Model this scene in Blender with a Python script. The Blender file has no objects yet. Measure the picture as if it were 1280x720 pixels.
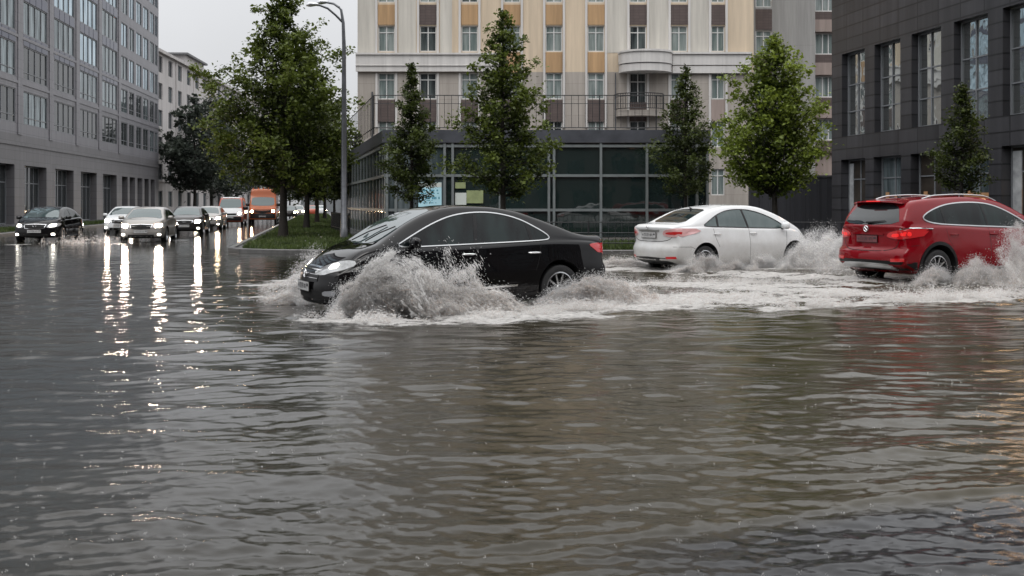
import bpy, bmesh, math, random
import numpy as np
from mathutils import Vector, Matrix, geometry
from mathutils.bvhtree import BVHTree
random.seed(7); rng = np.random.default_rng(7)
sc = bpy.context.scene
COL = sc.collection
F = 1244.4; CH = 1.5; HY = 256.0
R = math.radians
def at(px, Z):            # ground-plan position of something seen at column px, Z metres away
    return ((px-640)/F*Z, Z)
def gy(px, y):            # point on the road seen at (px, y)
    Z = F*CH/(y-HY); return ((px-640)/F*Z, Z)

# ------------------------------------------------------------------ materials
MATS = {}
def new_mat(name):
    m = bpy.data.materials.new(name); m.use_nodes = True
    nt = m.node_tree; b = nt.nodes['Principled BSDF']
    return m, nt, b
def N(nt, t, **kw):
    n = nt.nodes.new(t)
    for k, v in kw.items():
        if k in n.inputs: n.inputs[k].default_value = v
        else: setattr(n, k, v)
    return n
def simple(name, col, rough=0.5, metal=0.0, var=0.0, scale=3.0, bump=0.0, bscale=40.0, coat=0.0, spec=0.5, emit=None, estr=0.0, alpha=None):
    m, nt, b = new_mat(name)
    b.inputs['Base Color'].default_value = (*col, 1); b.inputs['Roughness'].default_value = rough
    b.inputs['Metallic'].default_value = metal; b.inputs['Coat Weight'].default_value = coat
    b.inputs['Coat Roughness'].default_value = 0.04
    b.inputs['Specular IOR Level'].default_value = spec
    if emit:
        b.inputs['Emission Color'].default_value = (*emit, 1); b.inputs['Emission Strength'].default_value = estr
    tc = N(nt, 'ShaderNodeTexCoord')
    if var > 0:
        n = N(nt, 'ShaderNodeTexNoise', Scale=scale, Detail=6.0, Roughness=0.6)
        nt.links.new(tc.outputs['Object'], n.inputs['Vector'])
        r = N(nt, 'ShaderNodeValToRGB')
        r.color_ramp.elements[0].position = 0.3; r.color_ramp.elements[1].position = 0.7
        r.color_ramp.elements[0].color = (*[c*(1-var) for c in col], 1)
        r.color_ramp.elements[1].color = (*[min(1, c*(1+var)) for c in col], 1)
        nt.links.new(n.outputs['Fac'], r.inputs['Fac']); nt.links.new(r.outputs['Color'], b.inputs['Base Color'])
    if bump > 0:
        n2 = N(nt, 'ShaderNodeTexNoise', Scale=bscale, Detail=3.0)
        nt.links.new(tc.outputs['Object'], n2.inputs['Vector'])
        bp = N(nt, 'ShaderNodeBump', Strength=bump, Distance=0.01)
        nt.links.new(n2.outputs['Fac'], bp.inputs['Height']); nt.links.new(bp.outputs['Normal'], b.inputs['Normal'])
    MATS[name] = m
    return m

def facade(name, col, bw=1.2, bh=0.6, mortar=0.012, mcol=0.6, var=0.1, rough=0.5, streak=0.12):
    """stone cladding: thin joints on the (x, z) plane, tone per slab, rain streaks"""
    m, nt, b = new_mat(name)
    tc = N(nt, 'ShaderNodeTexCoord'); sx = N(nt, 'ShaderNodeSeparateXYZ'); cx = N(nt, 'ShaderNodeCombineXYZ')
    L = nt.links.new
    L(tc.outputs['Object'], sx.inputs[0]); L(sx.outputs['X'], cx.inputs['X']); L(sx.outputs['Z'], cx.inputs['Y'])
    br = N(nt, 'ShaderNodeTexBrick', Scale=1.0); br.offset = 0.0
    br.inputs['Mortar Size'].default_value = mortar; br.inputs['Brick Width'].default_value = bw; br.inputs['Row Height'].default_value = bh
    br.inputs['Color1'].default_value = (*[c*(1-var) for c in col], 1)
    br.inputs['Color2'].default_value = (*[c*(1+var) for c in col], 1)
    br.inputs['Mortar'].default_value = (*[c*mcol for c in col], 1)
    L(cx.outputs[0], br.inputs['Vector'])
    mp = N(nt, 'ShaderNodeMapping'); mp.inputs['Scale'].default_value = (2.2, 0.12, 1); L(cx.outputs[0], mp.inputs[0])
    n = N(nt, 'ShaderNodeTexNoise', Scale=1.0, Detail=7.0, Roughness=0.65); L(mp.outputs[0], n.inputs['Vector'])
    mr = N(nt, 'ShaderNodeMapRange'); mr.inputs[1].default_value = 0.3; mr.inputs[2].default_value = 0.7
    mr.inputs[3].default_value = 1-streak*1.6; mr.inputs[4].default_value = 1+streak*0.5
    L(n.outputs['Fac'], mr.inputs[0])
    mx = N(nt, 'ShaderNodeMix', data_type='RGBA', blend_type='MULTIPLY'); mx.inputs[0].default_value = 1
    L(br.outputs['Color'], mx.inputs[6]); L(mr.outputs[0], mx.inputs[7]); L(mx.outputs[2], b.inputs['Base Color'])
    b.inputs['Roughness'].default_value = rough
    MATS[name] = m; return m

def glass(name, col, rough=0.03, spec=0.8, wob=0.15, streak=0.0, metal=0.0, col2=None):
    m, nt, b = new_mat(name); L = nt.links.new
    b.inputs['Base Color'].default_value = (*col, 1); b.inputs['Roughness'].default_value = rough
    b.inputs['Specular IOR Level'].default_value = spec; b.inputs['Metallic'].default_value = metal
    tc = N(nt, 'ShaderNodeTexCoord')
    if wob:
        n = N(nt, 'ShaderNodeTexNoise', Scale=0.9, Detail=2.0); L(tc.outputs['Object'], n.inputs['Vector'])
        bp = N(nt, 'ShaderNodeBump', Strength=wob, Distance=0.02); L(n.outputs['Fac'], bp.inputs['Height']); L(bp.outputs['Normal'], b.inputs['Normal'])
    if col2:
        mp = N(nt, 'ShaderNodeMapping'); mp.inputs['Scale'].default_value = (3.1, 3.1, 0.35); L(tc.outputs['Object'], mp.inputs[0])
        n = N(nt, 'ShaderNodeTexNoise', Scale=1.0, Detail=4.0); L(mp.outputs[0], n.inputs['Vector'])
        r = N(nt, 'ShaderNodeValToRGB'); r.color_ramp.elements[0].position = 0.4; r.color_ramp.elements[1].position = 0.62
        r.color_ramp.elements[0].color = (*col, 1); r.color_ramp.elements[1].color = (*col2, 1)
        L(n.outputs['Fac'], r.inputs[0]); L(r.outputs[0], b.inputs['Base Color'])
    MATS[name] = m; return m

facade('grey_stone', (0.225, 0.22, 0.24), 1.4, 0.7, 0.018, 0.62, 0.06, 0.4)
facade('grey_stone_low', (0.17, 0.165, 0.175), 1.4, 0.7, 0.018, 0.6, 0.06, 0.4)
facade('cream_wall', (0.67, 0.55, 0.41), 40, 40, 0.001, 0.9, 0.0, 0.8, 0.13)
facade('pale_wall', (0.62, 0.59, 0.53), 40, 40, 0.001, 0.9, 0.0, 0.8, 0.16)
facade('base_wall', (0.42, 0.38, 0.34), 2.9, 1.1, 0.012, 0.75, 0.03, 0.8, 0.18)
facade('white_trim', (0.66, 0.64, 0.62), 2.9, 9.0, 0.010, 0.7, 0.02, 0.7, 0.12)
facade('ochre_panel', (0.50, 0.32, 0.17), 40, 40, 0.001, 0.9, 0.0, 0.8, 0.22)
facade('brown_panel', (0.105, 0.078, 0.072), 0.4, 0.2, 0.012, 0.7, 0.08, 0.7, 0.12)
facade('pink_panel', (0.36, 0.29, 0.26), 40, 40, 0.001, 0.9, 0.0, 0.8, 0.2)
facade('plain_grey', (0.33, 0.325, 0.315), 1.5, 3.3, 0.010, 0.8, 0.03, 0.8, 0.2)
facade('dark_stone', (0.050, 0.050, 0.056), 1.52, 0.62, 0.035, 0.35, 0.20, 0.28, 0.25)
facade('old_white', (0.58, 0.55, 0.54), 40, 40, 0.001, 0.9, 0.0, 0.8, 0.2)
facade('far_block', (0.20, 0.21, 0.22), 40, 40, 0.001, 0.9, 0.0, 0.8, 0.12)  # greyed wall colour, distance haze is mixed into it
facade('gate_panel', (0.035, 0.036, 0.042), 0.9, 5, 0.03, 0.5, 0.25, 0.5, 0.1)
simple('pavilion_metal', (0.25, 0.275, 0.28), 0.4, 0.4, var=0.12)
simple('pavilion_fascia', (0.085, 0.09, 0.105), 0.35, 0.2, var=0.25, scale=1.5)
simple('roof_grey', (0.16, 0.16, 0.165), 0.7, var=0.15)
simple('window_frame_white', (0.66, 0.66, 0.65), 0.4)
simple('window_frame_dark', (0.045, 0.05, 0.055), 0.4)
simple('window_frame_grey', (0.20, 0.21, 0.225), 0.4)
glass('glass_dark', (0.018, 0.024, 0.028), spec=0.9, col2=(0.05, 0.055, 0.055))
glass('glass_sky', (0.32, 0.43, 0.50), 0.04, 1.0, 0.3, metal=0.8, col2=(0.60, 0.74, 0.82))
glass('glass_mid', (0.09, 0.12, 0.13), 0.04, 0.9, 0.25, metal=0.5, col2=(0.28, 0.34, 0.36))
glass('glass_curtain', (0.15, 0.19, 0.185), 0.06, 0.6, 0.1, col2=(0.30, 0.34, 0.33))
glass('glass_room', (0.025, 0.03, 0.033), 0.05, 0.7, 0.1, col2=(0.10, 0.12, 0.12))
glass('glass_teal', (0.016, 0.027, 0.026), 0.02, 1.0, 0.3)
glass('glass_tower', (0.50, 0.53, 0.53), 0.02, 1.0, 0.5, metal=0.9)
simple('spandrel_blue', (0.085, 0.09, 0.13), 0.08, 0.3, var=0.1)
simple('black_metal', (0.022, 0.022, 0.024), 0.4, 0.3)
simple('pole_grey', (0.10, 0.105, 0.115), 0.35, 0.5, var=0.25, scale=6)
simple('asphalt', (0.05, 0.05, 0.052), 0.35, var=0.25, scale=2, bump=0.3)
simple('pavement', (0.11, 0.11, 0.115), 0.22, var=0.25, scale=1.2)
simple('kerb_stone', (0.10, 0.098, 0.095), 0.35, var=0.3, scale=4)
simple('earth', (0.035, 0.045, 0.018), 0.9, var=0.5, scale=1.5)
simple('bark', (0.022, 0.018, 0.015), 0.8, var=0.4, scale=9, bump=0.6, bscale=30)
simple('chrome', (0.85, 0.85, 0.86), 0.12, 1.0)
simple('satin_silver', (0.55, 0.56, 0.57), 0.28, 0.8)
simple('rubber', (0.016, 0.016, 0.017), 0.55, bump=0.3)
simple('black_trim', (0.012, 0.012, 0.013), 0.3, spec=.25)
simple('cavity', (0.006, 0.006, 0.006), 0.9)
simple('rim_alloy', (0.50, 0.51, 0.52), 0.25, 0.9)
simple('plate_white', (0.50, 0.50, 0.50), 0.4)
simple('plate_red', (0.17, 0.055, 0.06), 0.4)
simple('plate_ink', (0.03, 0.03, 0.035), 0.5)
simple('tail_red', (0.38, 0.012, 0.016), 0.08, coat=1.0, emit=(1, 0.03, 0.03), estr=0.12)
simple('tail_pale', (0.72, 0.42, 0.42), 0.08, coat=1.0)
simple('tail_lit', (0.9, 0.03, 0.03), 0.1, emit=(1.0, 0.03, 0.03), estr=0.28)
simple('lamp_housing', (0.35, 0.36, 0.38), 0.1, 0.3, coat=1.0)
simple('headlight_lit', (1, 1, 1), 0.2, emit=(1.0, 0.74, 0.46), estr=150)
simple('headlight_white', (1, 1, 1), 0.2, emit=(1.0, 0.76, 0.60), estr=480)
simple('headlight_soft', (0.9, 0.9, 0.9), 0.15, emit=(1.0, 0.95, 0.80), estr=3.5, coat=1)
simple('lamp_clear', (0.22, 0.23, 0.24), 0.06, 0.3, emit=(1.0, 0.97, 0.92), estr=0.10, coat=1, var=.5, scale=14)
simple('foglight_lit', (1, 1, 1), 0.2, emit=(1.0, 0.93, 0.82), estr=12)
simple('shop_warm', (0.20, 0.11, 0.06), 0.6, emit=(1.0, 0.55, 0.25), estr=0.13, var=0.5, scale=0.8)
simple('shop_pale', (0.28, 0.28, 0.28), 0.5, emit=(0.85, 0.93, 1.0), estr=0.06, var=0.5, scale=2)
simple('shop_dark', (0.035, 0.028, 0.022), 0.5, var=0.6, scale=1.2)
simple('shop_lamp', (1, 0.8, 0.5), 0.5, emit=(1.0, 0.68, 0.38), estr=8)
simple('roof_lamp', (1, 0.7, 0.4), 0.5, emit=(1.0, 0.60, 0.32), estr=24)
simple('poster_blue', (0.42, 0.66, 0.74), 0.5, emit=(0.5, 0.8, 0.9), estr=0.10)
simple('poster_ink', (0.07, 0.30, 0.40), 0.5)
simple('poster_yellow', (0.22, 0.26, 0.13), 0.5, var=0.3, scale=3, emit=(0.8, 0.85, 0.4), estr=0.06)
simple('poster_white', (0.62, 0.66, 0.62), 0.5)
glass('car_glass', (0.003, 0.004, 0.005), 0.015, 0.25, 0, col2=(0.014, 0.024, 0.024))
glass('car_glass_rear', (0.012, 0.016, 0.018), 0.02, 0.7, 0)
glass('glass_fin', (0.012, 0.020, 0.020), 0.06, 0.22, 0.1, col2=(0.03, 0.045, 0.045))
glass('car_glass_teal', (0.035, 0.062, 0.062), 0.015, 0.8, 0, col2=(0.07, 0.10, 0.10))
glass('car_screen', (0.06, 0.085, 0.088), 0.02, 1.0, 0, metal=0.25)

def paint(name, col, metal=0.0, rough=0.35, mud=0.0, mudcol=(0.22, 0.20, 0.18), cior=1.40):
    m, nt, b = new_mat(name); L = nt.links.new
    b.inputs['Base Color'].default_value = (*col, 1); b.inputs['Metallic'].default_value = metal
    b.inputs['Roughness'].default_value = rough; b.inputs['Coat Weight'].default_value = 1.0
    b.inputs['Coat Roughness'].default_value = 0.012; b.inputs['Coat IOR'].default_value = cior; b.inputs['Specular IOR Level'].default_value = 0.0
    tc = N(nt, 'ShaderNodeTexCoord')
    # rain beads
    v = N(nt, 'ShaderNodeTexVoronoi', Scale=45.0); L(tc.outputs['Object'], v.inputs['Vector'])
    mr = N(nt, 'ShaderNodeMapRange'); mr.inputs[1].default_value = 0.0; mr.inputs[2].default_value = 0.25; mr.inputs[3].default_value = 1; mr.inputs[4].default_value = 0
    L(v.outputs['Distance'], mr.inputs[0])
    bp = N(nt, 'ShaderNodeBump', Strength=0.008, Distance=0.002); L(mr.outputs[0], bp.inputs['Height']); L(bp.outputs['Normal'], b.inputs['Coat Normal'])
    if mud:
        s = N(nt, 'ShaderNodeSeparateXYZ'); L(tc.outputs['Object'], s.inputs[0])
        n = N(nt, 'ShaderNodeTexNoise', Scale=2.5, Detail=9.0, Roughness=0.75); L(tc.outputs['Object'], n.inputs['Vector'])
        a = N(nt, 'ShaderNodeMath', operation='MULTIPLY_ADD'); L(n.outputs['Fac'], a.inputs[0]); a.inputs[1].default_value = 0.9; L(s.outputs['Z'], a.inputs[2])
        m2 = N(nt, 'ShaderNodeMapRange'); m2.inputs[1].default_value = 0.75; m2.inputs[2].default_value = 1.5; m2.inputs[3].default_value = mud; m2.inputs[4].default_value = 0
        L(a.outputs[0], m2.inputs[0])
        mx = N(nt, 'ShaderNodeMix', data_type='RGBA'); mx.inputs[6].default_value = (*col, 1); mx.inputs[7].default_value = (*mudcol, 1)
        L(m2.outputs[0], mx.inputs[0]); L(mx.outputs[2], b.inputs['Base Color'])
    MATS[name] = m; return m
paint('paint_black', (0.004, 0.004, 0.005), 0.0, 0.5, 0.15, (0.02, 0.018, 0.016), 1.42)
paint('paint_black_brown', (0.012, 0.009, 0.008), 0.2, 0.35)
paint('paint_white', (0.74, 0.75, 0.76), 0.0, 0.4, 0.75, (0.42, 0.40, 0.37))
paint('paint_white_small', (0.66, 0.67, 0.68), 0.0, 0.4)
paint('paint_red', (0.20, 0.0012, 0.006), 0.0, 0.5, 0.0, (0.10, 0.004, 0.008), 1.42)
paint('paint_silver', (0.33, 0.31, 0.29), 0.4, 0.35)
paint('paint_dark', (0.03, 0.026, 0.025), 0.3, 0.35)
paint('paint_orange', (0.46, 0.125, 0.045), 0.0, 0.4, 0.4, (0.2, 0.09, 0.05))
paint('paint_maroon', (0.40, 0.09, 0.055), 0.1, 0.4)

# ------------------------------------------------------------------ objects
def tag(o, label=None, cat=None, group=None, kind=None):
    if label: o['label'] = label
    if cat: o['category'] = cat
    if group: o['group'] = group
    if kind: o['kind'] = kind
    return o
def empty(name, loc=(0, 0, 0), rz=0.0, label=None, cat=None, group=None):
    o = bpy.data.objects.new(name, None); COL.objects.link(o); o.location = loc; o.rotation_euler = (0, 0, rz)
    o.empty_display_size = 0.3
    return tag(o, label, cat, group)
def link(name, me, parent=None, loc=None, rz=0.0):
    o = bpy.data.objects.new(name, me); COL.objects.link(o)
    if parent: o.parent = parent
    if loc: o.location = loc
    if rz: o.rotation_euler = (0, 0, rz)
    return o
def mesh_np(name, V, Fc, mats, midx=None, smooth=False):
    """V (n,3), Fc (m,k) array of equal-size faces"""
    me = bpy.data.meshes.new(name)
    V = np.asarray(V, dtype=np.float32); Fc = np.asarray(Fc, dtype=np.int32); m, k = Fc.shape
    me.vertices.add(len(V)); me.vertices.foreach_set('co', V.ravel())
    me.loops.add(m*k); me.loops.foreach_set('vertex_index', Fc.ravel())
    me.polygons.add(m); me.polygons.foreach_set('loop_start', np.arange(0, m*k, k, dtype=np.int32))
    try: me.polygons.foreach_set('loop_total', np.full(m, k, dtype=np.int32))
    except Exception: pass
    if midx is not None: me.polygons.foreach_set('material_index', np.asarray(midx, dtype=np.int32))
    if smooth: me.polygons.foreach_set('use_smooth', np.ones(m, dtype=bool))
    for x in mats: me.materials.append(MATS[x] if isinstance(x, str) else x)
    me.update(calc_edges=True); me.validate(); return me
class MB:
    def __init__(s): s.v = []; s.f = []; s.m = []; s.mats = []; s.cur = 0
    def mat(s, n):
        if n not in s.mats: s.mats.append(n)
        s.cur = s.mats.index(n); return s
    def add(s, V, Fs):
        b = len(s.v); s.v += [tuple(p) for p in V]
        for f in Fs: s.f.append([b+i for i in f]); s.m.append(s.cur)
        return s
    def box(s, x0, x1, y0, y1, z0, z1):
        V = [(x, y, z) for x in (x0, x1) for y in (y0, y1) for z in (z0, z1)]
        return s.add(V, [(0, 1, 3, 2), (4, 6, 7, 5), (0, 4, 5, 1), (2, 3, 7, 6), (0, 2, 6, 4), (1, 5, 7, 3)])
    def quad(s, a, b, c, d): return s.add([a, b, c, d], [(0, 1, 2, 3)])
    def prism(s, pts, z0, z1):
        n = len(pts)
        V = [(x, y, z0) for x, y in pts] + [(x, y, z1) for x, y in pts]
        return s.add(V, [tuple(range(n-1, -1, -1)), tuple(range(n, 2*n))] + [(i, (i+1) % n, n+(i+1) % n, n+i) for i in range(n)])
    def tube(s, pts, rad, seg=8, cap=True):
        pts = [Vector([float(c) for c in p]) for p in pts]; n = len(pts)
        rad = [float(q) for q in rad] if hasattr(rad, '__len__') else [float(rad)]*n
        V = []; up = Vector((0, 0, 1))
        for i, p in enumerate(pts):
            d = (pts[min(i+1, n-1)]-pts[max(i-1, 0)])
            d = d.normalized() if d.length > 1e-9 else Vector((0, 0, 1))
            a = d.cross(up if abs(d.z) < 0.95 else Vector((1, 0, 0))).normalized(); b = d.cross(a)
            for k in range(seg):
                t = 2*math.pi*k/seg; V.append(tuple(p+rad[i]*(math.cos(t)*a+math.sin(t)*b)))
        Fs = [(i*seg+k, i*seg+(k+1) % seg, (i+1)*seg+(k+1) % seg, (i+1)*seg+k) for i in range(n-1) for k in range(seg)]
        if cap: Fs += [tuple(range(seg-1, -1, -1)), tuple((n-1)*seg+k for k in range(seg))]
        return s.add(V, Fs)
    def lathe(s, prof, seg=24, axis='z', c=(0, 0, 0)):   # prof: (r, h)
        V = []
        for r, h in prof:
            for k in range(seg):
                t = 2*math.pi*k/seg; a, b = r*math.cos(t), r*math.sin(t)
                V.append((c[0]+a, c[1]+b, c[2]+h) if axis == 'z' else (c[0]+a, c[1]+h, c[2]+b))
        n = len(prof)
        Fs = [(i*seg+k, i*seg+(k+1) % seg, (i+1)*seg+(k+1) % seg, (i+1)*seg+k) for i in range(n-1) for k in range(seg)]
        return s.add(V, Fs)
    def mesh(s, name='m', smooth=None):
        me = bpy.data.meshes.new(name); me.from_pydata(s.v, [], s.f)
        for x in s.mats: me.materials.append(MATS[x] if isinstance(x, str) else x)
        me.polygons.foreach_set('material_index', s.m)
        me.update()
        if smooth is not None:
            me.polygons.foreach_set('use_smooth', [True]*len(me.polygons)); me.set_sharp_from_angle(angle=R(smooth))
        return me
    def build(s, name, parent=None, smooth=None, loc=None, rz=0.0): return link(name, s.mesh(name, smooth), parent, loc, rz)

# ------------------------------------------------------------------ noise
_lat = rng.random((256, 256)).astype(np.float32)
def vnoise(x, y):
    xi = np.floor(x).astype(int); yi = np.floor(y).astype(int); fx = x-xi; fy = y-yi
    fx = fx*fx*(3-2*fx); fy = fy*fy*(3-2*fy); g = lambda a, b: _lat[a & 255, b & 255]
    return (g(xi, yi)*(1-fx)+g(xi+1, yi)*fx)*(1-fy)+(g(xi, yi+1)*(1-fx)+g(xi+1, yi+1)*fx)*fy
def fbm(x, y, o=4, g=0.55):
    t = 0; a = 1; s = 0
    for i in range(o):
        t = t+a*vnoise(x*2**i+17.3*i, y*2**i+5.1*i); s += a; a *= g
    return t/s

# ------------------------------------------------------------------ camera, world, sun
cam = bpy.data.cameras.new('camera'); co = bpy.data.objects.new('camera', cam); COL.objects.link(co)
co.location = (0, 0, CH); co.rotation_euler = (R(90), 0, 0); cam.lens = 35; cam.sensor_width = 36
cam.shift_y = -(360-HY)/1280; cam.clip_end = 3000; cam.clip_start = 0.1
cam.dof.use_dof = True; cam.dof.focus_distance = 16.5; cam.dof.aperture_fstop = 5.6
sc.camera = co
w = bpy.data.worlds.new('World'); sc.world = w; w.use_nodes = True; nt = w.node_tree; L = nt.links.new
bg = nt.nodes['Background']
SUN_E, SUN_A = R(55), R(200)
sky = N(nt, 'ShaderNodeTexSky'); sky.sky_type = 'NISHITA'; sky.sun_disc = False; sky.sun_elevation = SUN_E; sky.sun_rotation = SUN_A
sky.dust_density = 5.0; sky.air_density = 1.0
hs = N(nt, 'ShaderNodeHueSaturation', Saturation=0.25); L(sky.outputs[0], hs.inputs['Color'])
tc = N(nt, 'ShaderNodeTexCoord'); sp = N(nt, 'ShaderNodeSeparateXYZ'); L(tc.outputs['Generated'], sp.inputs[0])
rp = N(nt, 'ShaderNodeValToRGB'); L(sp.outputs['Z'], rp.inputs[0]); cr = rp.color_ramp
# CIE overcast: zenith about three times the horizon (values are /10 so that Background strength 0.1 scale holds)
def g(v, t=(1.0, 1.0, 1.0)): return (v*t[0], v*t[1], v*t[2], 1)
cr.elements[0].position = 0.0; cr.elements[0].color = g(0.40, (0.98, 1.0, 1.03))
cr.elements[1].position = 1.0; cr.elements[1].color = g(1.75)
for p, v in ((0.02, 0.46), (0.08, 0.545), (0.2, 0.62), (0.5, 1.15)):
    e = cr.elements.new(p); e.color = g(v, (0.985, 1.0, 1.03))
cl = N(nt, 'ShaderNodeTexNoise', Scale=2.2, Detail=5.0, Roughness=0.55); L(tc.outputs['Generated'], cl.inputs['Vector'])
cm = N(nt, 'ShaderNodeMapRange'); cm.inputs[1].default_value = 0.3; cm.inputs[2].default_value = 0.7; cm.inputs[3].default_value = 11.2; cm.inputs[4].default_value = 13.0
L(cl.outputs['Fac'], cm.inputs[0])
mul = N(nt, 'ShaderNodeVectorMath', operation='SCALE'); L(rp.outputs[0], mul.inputs[0]); L(cm.outputs[0], mul.inputs['Scale'])
m2 = N(nt, 'ShaderNodeVectorMath', operation='SCALE'); L(hs.outputs[0], m2.inputs[0]); m2.inputs['Scale'].default_value = 0.12
ad = N(nt, 'ShaderNodeVectorMath', operation='ADD'); L(mul.outputs[0], ad.inputs[0]); L(m2.outputs[0], ad.inputs[1])
L(ad.outputs[0], bg.inputs['Color']); bg.inputs['Strength'].default_value = 0.1
sl = bpy.data.lights.new('sun', 'SUN'); sl.energy = 0.6; sl.angle = R(25); sl.color = (1.0, 0.97, 0.93)
so = bpy.data.objects.new('sun', sl); COL.objects.link(so)
# Nishita rotation is clockwise from +Y seen from above
sd = Vector((math.sin(SUN_A)*math.cos(SUN_E), math.cos(SUN_A)*math.cos(SUN_E), math.sin(SUN_E)))
so.rotation_euler = sd.to_track_quat('Z', 'Y').to_euler(); so.location = (0, -10, 30)
sc.view_settings.view_transform = 'Standard'; sc.view_settings.look = 'None'; sc.view_settings.exposure = 0
sc.cycles.use_denoising = True; sc.cycles.max_bounces = 8; sc.cycles.diffuse_bounces = 5; sc.cycles.glossy_bounces = 3
sc.cycles.transparent_max_bounces = 14; sc.cycles.caustics_reflective = False; sc.cycles.caustics_refractive = False
sc.cycles.sample_clamp_indirect = 6
# ------------------------------------------------------------------ water, ground
AV = (-0.193, 1.0)                                   # direction of the avenue
def seg_dist(X, Y, pts):
    """distance to a polyline and how far along (0..1)"""
    D = np.full(X.shape, 1e9); T = np.zeros(X.shape); n = len(pts)-1
    for i in range(n):
        ax, ay = pts[i]; bx, by = pts[i+1]; dx, dy = bx-ax, by-ay
        t = np.clip(((X-ax)*dx+(Y-ay)*dy)/(dx*dx+dy*dy+1e-9), 0, 1)
        d = np.hypot(X-ax-t*dx, Y-ay-t*dy); m = d < D; D = np.where(m, d, D); T = np.where(m, (i+t)/n, T)
    return D, T
def water():
    ys = [-90, -60, -30, -10, 0, 2.0, 2.8]
    y = 3.3
    while y < 60: ys.append(y); y *= 1.0032
    while y < 900: ys.append(y); y *= 1.06
    ys = np.array(ys)
    us = np.concatenate([[-80, -30, -12, -5, -2.5, -1.4], np.linspace(-0.85, 0.85, 860), [1.4, 2.5, 5, 12, 30, 80]])
    Y, U = np.meshgrid(ys, us, indexing='ij'); X = U*np.maximum(Y, 3.3)
    sz = np.maximum(Y, 3.3)*0.0034; Zh = np.zeros(X.shape)
    near = np.clip((60-Y)/25, 0, 1)*(Y > 2.9)*(np.abs(U) < 0.86)
    # wind ripples, mostly running towards the camera, long crests across
    wx = X+0.5*fbm(X*0.25, Y*0.25, 3)*2; wy = Y+0.9*fbm(X*0.20+9, Y*0.22+4, 3)+.05*fbm(X*1.6, Y*1.6, 2)
    r = np.random.default_rng(3)
    gust = 0.35+1.3*fbm(X*0.7+3, Y*0.9+1, 4, .6)
    for i in range(110):
        lam = 0.065*(1.0/0.065)**r.random(); th = math.pi/2+r.normal(0, 0.34 if lam < .3 else 0.2)
        k = 2*math.pi/lam; a = lam*0.0024*(1+0.3*r.normal())*(1.45 if lam < .17 else 1.05 if lam < .36 else .46)
        fade = np.clip((lam/sz-3)/5, 0, 1)
        ph = k*(wx*math.cos(th)+wy*math.sin(th))+r.random()*6.28
        Zh += fade*a*(np.sin(ph)+.32*np.cos(2*ph+math.pi))*(gust if lam < .36 else 1)
    lm = np.clip((-X-1.2)/3, 0, 1)*np.clip((30-Y)/8, 0, 1)
    for i in range(14):
        lam = 0.22*(0.8/0.22)**r.random(); th = math.pi/2+r.normal(0, 0.22); k = 2*math.pi/lam
        Zh += lm*np.clip((lam/sz-3)/5, 0, 1)*lam*0.0022*np.sin(k*(wx*math.cos(th)+wy*math.sin(th))+r.random()*6.28)
    patch = 0.45+1.1*fbm(X*0.16+3, Y*0.2+8, 3)
    Zh *= patch
    # chop from the rain and the cars, short and round
    ch = fbm(X*3.6, Y*6.5, 4, .6)-0.5
    Zh += 0.0048*ch*np.clip((0.22/sz-3)/5, 0, 1)
    # the long low swells in the foreground
    def swell(pts, h, wdt, steep=2.2):
        nonlocal Zh
        D, T = seg_dist(X, Y, pts)
        yy = np.interp(X, [p[0] for p in pts], [p[1] for p in pts]); s = (Y-yy)/wdt
        prof = np.exp(-np.where(s < 0, (s*steep)**2, (s*0.8)**2))
        endf = np.clip((X-pts[0][0])/0.8, 0, 1)*np.clip((pts[-1][0]-X)/0.8, 0, 1)
        Zh += h*prof*endf*(0.3+1.4*fbm(X*1.6, Y*0.8, 4))
    swell([gy(470, 705), gy(640, 684), gy(760, 672), gy(890, 658), gy(1000, 644), gy(1090, 627), gy(1190, 618), gy(1500, 604)], 0.020, 0.10, 2.4)
    sh = np.interp(X, [gy(q, w_)[0] for q, w_ in ((470, 705), (640, 684), (890, 658), (1090, 627), (1500, 604))], [gy(q, w_)[1] for q, w_ in ((470, 705), (640, 684), (890, 658), (1090, 627), (1500, 604))])
    shal = np.clip((sh-Y)/.25, 0, 1)*np.clip((X-.1)/.8, 0, 1)
    Zh += shal*0.006*(fbm(X*9, Y*13, 4, .7)-.5)
    swell([gy(700, 655), gy(860, 640), gy(1000, 626), gy(1100, 612), gy(1400, 600)], 0.012, 0.15)
    swell([gy(820, 545), gy(930, 556), gy(1040, 572), gy(1110, 566), gy(1250, 540)], 0.020, 0.22)
    swell([gy(640, 590), gy(800, 575), gy(980, 590), gy(1200, 600)], 0.010, 0.2)
    swell([gy(100, 640), gy(230, 612), gy(400, 600), gy(600, 640)], 0.010, 0.25)
    swell([gy(240, 470), gy(330, 476), gy(430, 470), gy(560, 486)], 0.016, 0.3)
    # ring waves off the splash, concentric and fading
    for cx, cy, amp, lam, ext in ((-0.6, 13.0, 0.012, 0.75, 7.0), (5.5, 20.5, 0.012, 0.9, 6.0), (8.5, 17.5, 0.014, 0.85, 7.5)):
        D = np.hypot(X-cx, (Y-cy)*1.0)
        Zh += amp*np.sin(D*2*math.pi/lam+2.0*fbm(X*.5, Y*.5, 2))*np.exp(-D/ext*1.3)*np.clip((lam/sz-3)/5, 0, 1)
    # foam and torn water, in strokes along the tracks
    foam = np.zeros(X.shape)
    def stroke(pts, wd, amt, gxy=True):
        nonlocal foam
        P = [gy(*p) for p in pts] if gxy else pts
        D, T = seg_dist(X, Y, P); wl = np.interp(T, np.linspace(0, 1, len(wd)), wd)
        foam = np.maximum(foam, amt*np.clip(1.35-D/wl, 0, 1))
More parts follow.
